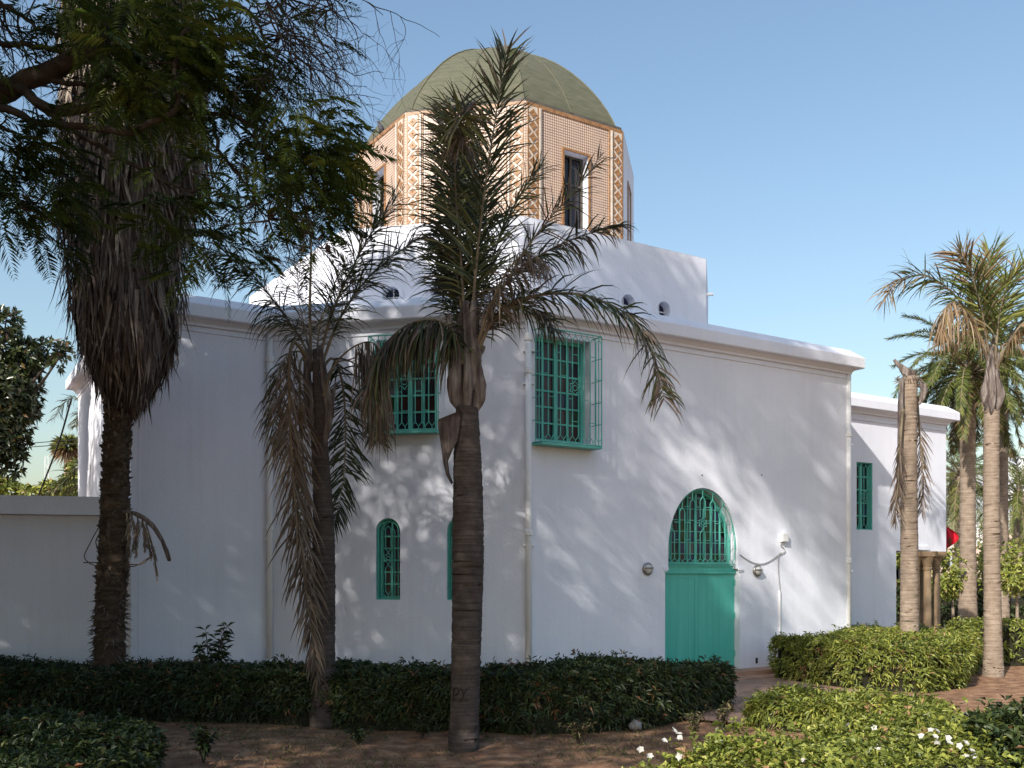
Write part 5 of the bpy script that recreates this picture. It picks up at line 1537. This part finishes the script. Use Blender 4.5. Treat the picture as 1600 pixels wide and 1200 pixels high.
def feather(Bs, Ds, Rs, L=.35, npin=18):
    """feathery double pinnate leaves"""
    n = len(Bs); D = nrm(Ds)
    L = L*(.65+.6*rng.random(n))
    Nn = nrm(np.cross(np.cross(D, np.array((0, 0, 1.))+rng.normal(0, .35, (n, 3))), D)); S = np.cross(D, Nn)
    tt = np.linspace(.12, 1, npin)
    Vs, R2 = [], []
    for t in tt:
        c = Bs+D*(L*t)[:, None]+np.array((0, 0, -1.))*(L*.30*t*t)[:, None]
        pl = L*.34*(math.sin(math.pi*min(.15+.8*t, 1))**.7)
        for sg in (-1, 1):
            d = nrm(S*sg*.85+D*.55+rng.normal(0, .12, (n, 3)))
            wv = D*(.011)
            m = c+d*(pl*.5)[:, None]; e = c+d*pl[:, None]+np.array((0, 0, -1.))*(pl*.25)[:, None]
            Vs.append(np.stack((c, m+wv*.5, e, m-wv*.5), 1)); R2.append(np.clip(Rs+rng.normal(0, .06, n), 0, 1))
    V = np.concatenate(Vs).reshape(-1, 3); m = len(V)//4
    b = np.arange(m)[:, None]*4
    f = np.concatenate((b+np.array([[0, 1, 2]]), b+np.array([[0, 2, 3]])))
    R2 = np.concatenate(R2)
    return V, f, np.concatenate((R2, R2))
LB = np.concatenate(LB); LD = np.concatenate(LD); LR = np.concatenate(LR)
V, f, rr_ = feather(LB, LD, LR)
o = np_mesh('foliage', V, [f], M_JAC, jt, rr_); o['kind'] = 'stuff'
# unseen foliage added to cast shade, above and left of the frame: q across the sun, p along it
eV = np.array((.862, -.506)); hV = np.array((.506, .862))
ncl = 370
q = -4.3-rng.random(ncl)*15.5; wtop = np.interp(q, [-22, -13.7, -8.2, -4.3], [15, 14.6, 18.8, 22.0])
wv = 3.9+rng.random(ncl)**.8*(wtop-4.9); p_ = -4.0+rng.random(ncl)*9.5
cl = []
for a, b_, c_ in zip(q, wv, p_):
    for tr in range(12):
        z = b_-.66*c_
        pos = a*eV+c_*hV
        inview = pos[1] > -2 and abs(pos[0]) < .56*max(pos[1], 0)+2.4 and z < 2.6+.60*max(pos[1], 0)+2.0
        if z > 5.0 and z < 18.5 and not inview: cl.append((*pos, z)); break
        c_ = -5.0+rng.random()*10.5
for k in range(170):  # low unseen clumps added to block sky light from the left walls
    for tr in range(12):
        a = -8-rng.random()*15; c_ = -9+rng.random()*12; z = 1.5+8*rng.random(); pos = a*eV+c_*hV
        if not (pos[1] > -2 and abs(pos[0]) < .56*max(pos[1], 0)+2.9) and np.linalg.norm(pos) > 3.5: cl.append((*pos, z)); break
for k in range(46):     # a few thin high sprays, added to dapple the upper wall
    a = -9+2.6*rng.random(); c_ = 2.5+5*rng.random(); b_ = 18.5+4*rng.random(); z = b_-.66*c_
    if z < 19: pos = a*eV+c_*hV; cl.append((*pos, z))
cl = np.array(cl)
qq = cl[:, :2] @ eV; wq = cl[:, 2]+.66*(cl[:, :2] @ hV)
lit = ((abs(qq+7.2) < 2.0) & (wq > 9.5) & (wq < 13.5) & (rng.random(len(cl)) < .45)) | ((abs(qq+6.2) < 1.2) & (wq > 13.2) & (wq < 17) & (rng.random(len(cl)) < .5)) | ((abs(qq+13.3) < 1.0) & (wq > 13.3)) | ((qq < -17.5) & (wq > 12) & (rng.random(len(cl)) < .75))
cl = cl[~lit]
per = 175
C_ = np.repeat(cl, per, 0); n = len(C_)
P0 = C_+rng.normal(0, 1, (n, 3))*np.array((.62, .62, .45))
V, Fq, rn = leaf_cloud(P0, nrm(rng.normal(size=(n, 3))*np.array((1, 1, .5))), nrm(rng.normal(0, .5, (n, 3))+np.array((0, 0, 1.))), .21+.15*rng.random(n), .095+.05*rng.random(n), rng.random(n)*.9, .2, .2)
o = np_mesh('shade_foliage', V, [Fq], M_JAC, jt, rn); o['kind'] = 'stuff'
mb = MB()
for k in range(46):
    c = cl[rng.integers(0, len(cl))]
    if c[1] > 6 and abs(c[0]) < .6*c[1]+2: continue
    mb.tube(spline([(-8.1, 6.4, 4.0), (-8.1+.35*(c[0]+8.1), 6.4+.3*(c[1]-6.4), 4+.55*(c[2]-4)), tuple(c)], 14), np.linspace(.12, .02, 14), 6)
mb.build('upper_limbs', M_BARK, jt, True)

# ------------------------------------------------------------------ trees and things beyond the garden wall, left
rng = np.random.default_rng(11)


def blob_tree(name, label, base, th_h, blobs, ll, lw, mat, leaves=5, trunk_r=.16, group=None, seed=2, cat='tree', dens=1.0, tm=None):
    """tree: trunk, limbs to each clump, leaves spread through ellipsoid clumps (centre, radii, sprigs)"""
    r2 = np.random.default_rng(seed)
    t = thing(name, base, label, cat, group)
    mb = MB(); top = np.array((base[0], base[1], th_h))
    mb.tube(spline([(base[0], base[1], -.2), (base[0]+.05, base[1], th_h*.5), tuple(top)], 14), np.linspace(trunk_r*1.3, trunk_r*.7, 14), 10)
    for c, rad, n in blobs:
        c = np.array(c)
        mb.tube(spline([top, (top+c)/2+r2.normal(0, .1, 3), c], 10), np.linspace(trunk_r*.5, .012, 10), 5)
    mb.build('trunk', tm or M_BARK, t, True)
    Bs, Ns = [], []
    for c, rad, n in blobs:
        n = int(n*dens); d = nrm(r2.normal(size=(n, 3))); rr = (.35+.65*r2.random(n)**.5)[:, None]
        Bs.append(np.array(c)+d*rr*np.array(rad)); Ns.append(nrm(d/np.array(rad)+np.array((0, 0, .4))))
    B = np.concatenate(Bs); N_ = np.concatenate(Ns); n = len(B)
    Bk = np.repeat(B, leaves, 0); Nk = np.repeat(N_, leaves, 0); m = n*leaves
    X = nrm(np.cross(Nk, nrm(r2.normal(size=(m, 3)))))
    D = nrm(Nk*.6+X+r2.normal(0, .25, (m, 3)))
    rv = np.clip(.5*np.repeat(r2.random(n), leaves)+.5*r2.random(m), 0, .97); rv = np.where(r2.random(m) < .03, 1, rv)
    V, Fq, rn = leaf_cloud(Bk, D, Nk, ll*(.6+.7*r2.random(m)), lw, rv, .15, .1)
    o = np_mesh('crown', V, [Fq], mat, t, rn); o['kind'] = 'stuff'
    return t
Yf = 21.0
def pb(u, v, ru, rv, n, Y=Yf, rd=None):
    s_ = Y/F
    return (PX(u, v, Y), (ru*s_, (rd or ru)*s_, rv*s_), n)
blob_tree('broadleaf_tree', 'dark glossy broadleaf tree cut by the left edge, above the garden wall', (PX(-40, 0, Yf)[0], Yf, 0), 4.0,
          [pb(-10, 545, 50, 60, 330), pb(15, 610, 48, 60, 330), pb(-20, 670, 50, 60, 260), pb(20, 690, 24, 36, 90), pb(40, 560, 28, 30, 110), pb(10, 500, 22, 18, 45), pb(78, 545, 22, 14, 26), pb(98, 552, 16, 10, 12), pb(65, 565, 14, 10, 10), pb(100, 535, 12, 8, 6), pb(35, 645, 24, 26, 60), pb(20, 735, 14, 8, 16), pb(40, 708, 12, 5, 7), pb(5, 640, 40, 60, 160), pb(85, 572, 10, 8, 6)],
          .17, .06, M_MAGN, 7, .18)
blob_tree('tree', 'distant yellowing tree low behind the left garden wall', (PX(15, 0, 60)[0], 60, 0), 4.5, [pb(5, 765, 25, 16, 200, 60), pb(-20, 755, 25, 22, 160, 60)], .4, .16, M_HEDGEB, 5, .2, seed=6)
blob_tree('bush', 'distant brownish bush rising over the garden wall beside the far wing', (PX(70, 0, 50)[0], 50, 0), 4.0, [pb(55, 768, 25, 8, 70, 50), pb(85, 765, 22, 14, 110, 50), pb(110, 765, 18, 22, 130, 50), pb(118, 740, 14, 20, 60, 50)], .32, .12, M_HEDGEB, 5, .15, seed=7, cat='bush')
# small fan palm far away
Yp = 60
th = thing('fan_palm', (PX(107, 0, Yp)[0], Yp, 0), 'tiny distant fan palm with a yellow crown seen past the far corner of the building', 'palm tree')
ringed_trunk(th, [PX(108, 895, Yp), PX(108, 790, Yp), PX(107, 710, Yp)], [.3, .26, .24], M_TRUNKL, .3, .05, 10)
n = 420; c = PX(107, 698, Yp); d = rand_dir(n); d[:, 2] = d[:, 2]*.8+.15
V, Fq, rn = leaf_cloud(c+d*.15, d, nrm(rng.normal(size=(n, 3))), .75+.4*rng.random(n), .10, np.where(d[:, 2] < -.1, .8+.2*rng.random(n), .3+.4*rng.random(n)), .1, .3)
np_mesh('crown', V, [Fq], M_FRONDB, th, rn)
# feather fronds peeping round the corner
Yq = 34
th = thing('feather_palm', (PX(160, 0, Yq)[0], Yq, 0), 'feather palm behind the far wing, fronds poking out at its left edge', 'palm tree')
ringed_trunk(th, [PX(160, 940, Yq), PX(158, 700, Yq)], [.2, .16], M_TRUNKL, .2, .03, 12)
for P_ in ([(158, 700), (140, 640), (118, 622), (98, 632), (86, 652)], [(158, 690), (145, 655), (125, 645), (118, 668)], [(158, 720), (140, 715), (118, 735), (95, 765)], [(158, 730), (130, 725), (100, 750), (70, 775)], [(158, 740), (135, 745), (110, 770), (95, 790)], [(158, 690), (170, 640), (185, 650)]):
    frond(th, pts(P_, Yq), n=60, ll=.62, lw=.03, t0=.15, fwd=52, sag=.9, plume=.4, dead=.05, r0=.03, seg=20)
# overhead wires and a lattice mast
mb = MB(); mb.tube(spline([PX(-80, 702, 45), PX(40, 693, 45), PX(160, 684, 45)], 12), .02, 5); o = mb.build('overhead_wire', M_DARK); tag(o, 'upper of the two thin overhead wires by the left tree', 'wire', 'overhead wires')
mb = MB(); mb.tube(spline([PX(-80, 706, 45), PX(40, 699, 45), PX(160, 690, 45)], 12), .02, 5); o = mb.build('overhead_wire', M_DARK); tag(o, 'lower of the two thin overhead wires by the left tree', 'wire', 'overhead wires')
Wc = Wall(B0, A0-B0); p0 = Wc.p(.05, 6.1, .15)
mb = MB(); mb.tube(spline([p0, (p0+PX(72, 745, 26))/2+np.array((0, 0, -.12)), PX(60, 775, 26.5)], 16), .022, 5); o = mb.build('guy_cable', M_DARK); tag(o, 'sagging cable running down from the far roof corner', 'cable')
mm = thing('lattice_mast', (PX(73, 0, 70)[0], 70, 0), 'thin pale lattice mast far behind the garden wall', 'mast')
mb = MB()
for dx in (-.18, .18): mb.tube([PX(73, 895, 70)+(dx, 0, 0), PX(73, 712, 70)+(dx*.6, 0, 0)], .022, 5)
for k in range(14):
    v = 885-k*12.5; s_ = 1 if k % 2 else -1
    mb.tube([PX(73, v, 70)+(-.16*s_, 0, 0), PX(73, v-12.5, 70)+(.16*s_, 0, 0)], .012, 4)
mb.build('mast_frame', M_WMET, mm)

# ------------------------------------------------------------------ right background
def lollipop(u, vb, vc, rad, Y, lab, seed, group='clipped round trees along the path', lean=0):
    x = (u-U0)/F*Y; zc_ = HC+(V0-vc)/F*Y; r = rad*Y/F
    return blob_tree('clipped_tree', lab, (x+lean, Y, 0), zc_-r*.6, [((x, Y, zc_+.2*r), (r, r, r*.95), 480), ((x-.35*r, Y-.3*r, zc_-.4*r), (r*.7, r*.7, r*.6), 220), ((x+.4*r, Y-.2*r, zc_-.35*r), (r*.65, r*.65, r*.6), 200)], .12, .06, M_HEDGEB, 5, .05, group, seed, tm=M_TRUNKL)
lollipop(1487, 980, 900, 38, 33.5, 'clipped round tree just right of the porch columns', 41)
lollipop(1592, 990, 890, 42, 31.0, 'clipped round tree with a bent pale stem at the right edge', 42, lean=-.1)
lollipop(1535, 960, 870, 44, 44.0, 'clipped dark tree between the two date palm trunks', 43)
lollipop(1398, 970, 865, 26, 42.0, 'clipped tree glimpsed between the wing and the stump', 44)
hedge('hedge', 'dark hedge under the clipped trees beyond the paved path', [(13.5, 36.3), (30, 36.2), (30, 38.5), (13.5, 38.5)], 1.0, .2, .09, 45, leaves=5, bump=.18, topfun=lambda x, y: 1.1+.25*np.sin(.9*x)+.15*np.sin(2.3*x))
hedge('hedge', 'bright far hedge across the lawn at the right', [(18, 58), (45, 58), (45, 60.5), (18, 60.5)], 1.3, .35, .16, 16, leaves=5, mat=M_HEDGEB)
hedge('hedge', 'far tall hedge glimpsed right of the set back wing', [(16, 44), (21, 44), (21, 46), (16, 46)], 1.5, .3, .12, 30, leaves=5, mat=M_HEDGEB)
for (u, v0, v1, w_, Y, lab) in ((1525, 880, 800, 120, 80, 'far pinkish wall building beyond the lawn'), (1400, 900, 850, 60, 70, 'far pinkish block glimpsed beside the stump')):
    x = (u-U0)/F*Y; zt = HC+(V0-v1)/F*Y; hw = w_*.5*Y/F
    t = thing('far_building', (x, Y, 0), lab, 'building')
    mb = MB(); mb.cbox((x, Y+2, zt*.5-.7), (hw, 2, zt*.5-.7)); mb.build('wall', mat_noise('pink_render_%d' % Y, [(.50, .36, .30), (.60, .46, .39)], 1, .9), t)
    for k in range(4):
        wx = x-hw*.75+k*hw*.5
        mb = MB(); mb.cbox((wx, Y-.02, zt*.45), (.5, .03, .6)); mb.build('window', M_DARK, t)
fw = thing('balustrade', (PX(1522, 0, 62)[0], 62, 0), 'white openwork balustrade far behind the flag', 'fence')
mb = MB(); xa, xb = PX(1484, 0, 62)[0], PX(1562, 0, 62)[0]; za = PX(0, 852, 62)[2]; zb_ = PX(0, 818, 62)[2]
for z in (za, (za+zb_)/2, zb_): mb.box((xa, 62, z), (xb-xa, 0, 0), (0, .1, 0), (0, 0, .12))
mb.build('rail', M_WMET, fw)
for k in range(15):
    x = xa+(xb-xa)*(k+.5)/15; mb = MB(); mb.box((x-.06, 62.02, 0 if k % 5 == 0 else za+.12), (.12, 0, 0), (0, .06, 0), (0, 0, zb_-(0 if k % 5 == 0 else za+.12))); mb.build('baluster', M_WMET, fw)
wb = thing('far_building', (PX(1640, 0, 95)[0], 95, 0), 'white building far away at the right edge behind the date palms', 'building')
x0 = PX(1572, 0, 95)[0]; zt = PX(0, 712, 95)[2]
mb = MB(); mb.box((x0, 95, 0), (14, 0, 0), (0, 8, 0), (0, 0, zt-.9)); mb.box((x0+1.4, 95.5, zt-.9), (12, 0, 0), (0, 7, 0), (0, 0, .9)); mb.build('wall', M_PL, wb)
for k in range(4):
    for j in range(2):
        mb = MB(); mb.cbox((x0+1.6+k*3, 94.97, 4+j*4), (.6, .04, .9)); mb.build('window', M_DARK, wb)
# hedge-like treeline closing the gaps
tlc = [((x, 130+5*math.sin(x), 3+1.5*math.sin(x*.7)), (6, 4, 3.5+1.5*math.sin(x*.3)), 260) for x in range(40, 130, 7)]
Bs = np.concatenate([np.array(c)+nrm(rng.normal(size=(n_, 3)))*np.array(rd)*(.4+.6*rng.random(n_)**.5)[:, None] for c, rd, n_ in tlc]); n = len(Bs)
V, Fq, rn = leaf_cloud(Bs, rand_dir(n), rand_dir(n), 1.6+1.2*rng.random(n), .9, rng.random(n)*.8, .2, .1)
o = np_mesh('far_trees', V, [Fq], M_HEDGEB, None, rn); tag(o, 'far band of trees beyond the lawn', 'trees', kind='stuff')

# flag
Yg = 26.6
fl = thing('flag', tuple(PX(1476, 862, Yg)), 'red flag with a green star hanging at the corner of the porch', 'flag')
nu, nv = 18, 18; vs = []
for j in range(nv):
    for i in range(nu):
        a, b_ = i/(nu-1), j/(nv-1)
        # hangs from a slanting staff, bottom corner swings out to the right
        tl_ = np.array((1474+14*a, 822+2*a)); bl_ = np.array((1476+ 8*a, 868-6*a))
        w0 = 1474+(4+20*math.sin(math.pi*min(b_*.95, 1))**1.0)*a
        vv = 824+40*b_-(2+ 6*a*b_)
        q = PX(w0, vv, Yg+.07*math.sin(9*a+2*b_)); vs.append(q)
mb = MB(); mb.add(vs, [(j*nu+i, j*nu+i+1, (j+1)*nu+i+1, (j+1)*nu+i) for j in range(nv-1) for i in range(nu-1)])
mb.build('cloth', mat_noise('flag_red', [(.55, .012, .03), (.62, .018, .04)], 4, .7), fl, True)
mb = MB(); pp = []
sc_ = PX(1484, 846, Yg-.085)
P5 = [sc_+np.array((.10*math.cos(math.pi/2+i*4*math.pi/5)*.7, .0, .12*math.sin(math.pi/2+i*4*math.pi/5))) for i in range(5)]
for i in range(5): mb.tube([P5[i], P5[(i+1) % 5]], .008, 4)
mb.build('star', mat_noise('star_green', [(.01, .07, .03), (.015, .09, .04)], 4, .7), fl)
mb = MB(); mb.tube([PX(1468, 850, Yg+.05), PX(1474, 822, Yg+.02), PX(1477, 812, Yg)], .02, 8); mb.build('staff', M_STONE, fl)

# pigeon on the drum coping
W7 = Wall(dv[6], dv[7]-dv[6]); pg = PX(596, 209.5, 23.35); pg[2] = ZD1+.002
pth = thing('pigeon', tuple(pg), 'grey pigeon perched on the left edge of the tiled drum', 'bird')
mb = MB()
bz = pg+np.array((0, 0, .10))
ax = np.array((-.35, -.3, .75)); ax = ax/np.linalg.norm(ax)
mb.tube([bz-ax*.17, bz-ax*.11, bz-ax*.05, bz+ax*.02, bz+ax*.08, bz+ax*.115, bz+ax*.15, bz+ax*.18, bz+ax*.195], [.018, .032, .055, .066, .056, .034, .036, .03, .008], 12)
mb.build('body', mat_noise('pigeon_grey', [(.05, .05, .06), (.12, .12, .14)], 20, .7), pth, True)
mb = MB(); mb.tube([bz+ax*.165+np.array((-.025, -.02, .0)), bz+ax*.15+np.array((-.06, -.045, 0))], [.009, .002], 6); mb.build('beak', M_LEAD, pth)
for s_ in (-1, 1):
    mb = MB(); mb.tube([bz+np.array((.02*s_, -.015*s_, -.05)), pg+np.array((.02*s_, -.015*s_, .002))], .006, 5); mb.build('leg', M_LEAD, pth)
print('objects', len(bpy.data.objects), 'tris', sum(sum(max(len(p.vertices)-2, 0) for p in m.polygons) if len(m.polygons) < 3000 else len(m.loops)-2*len(m.polygons) for m in bpy.data.meshes))
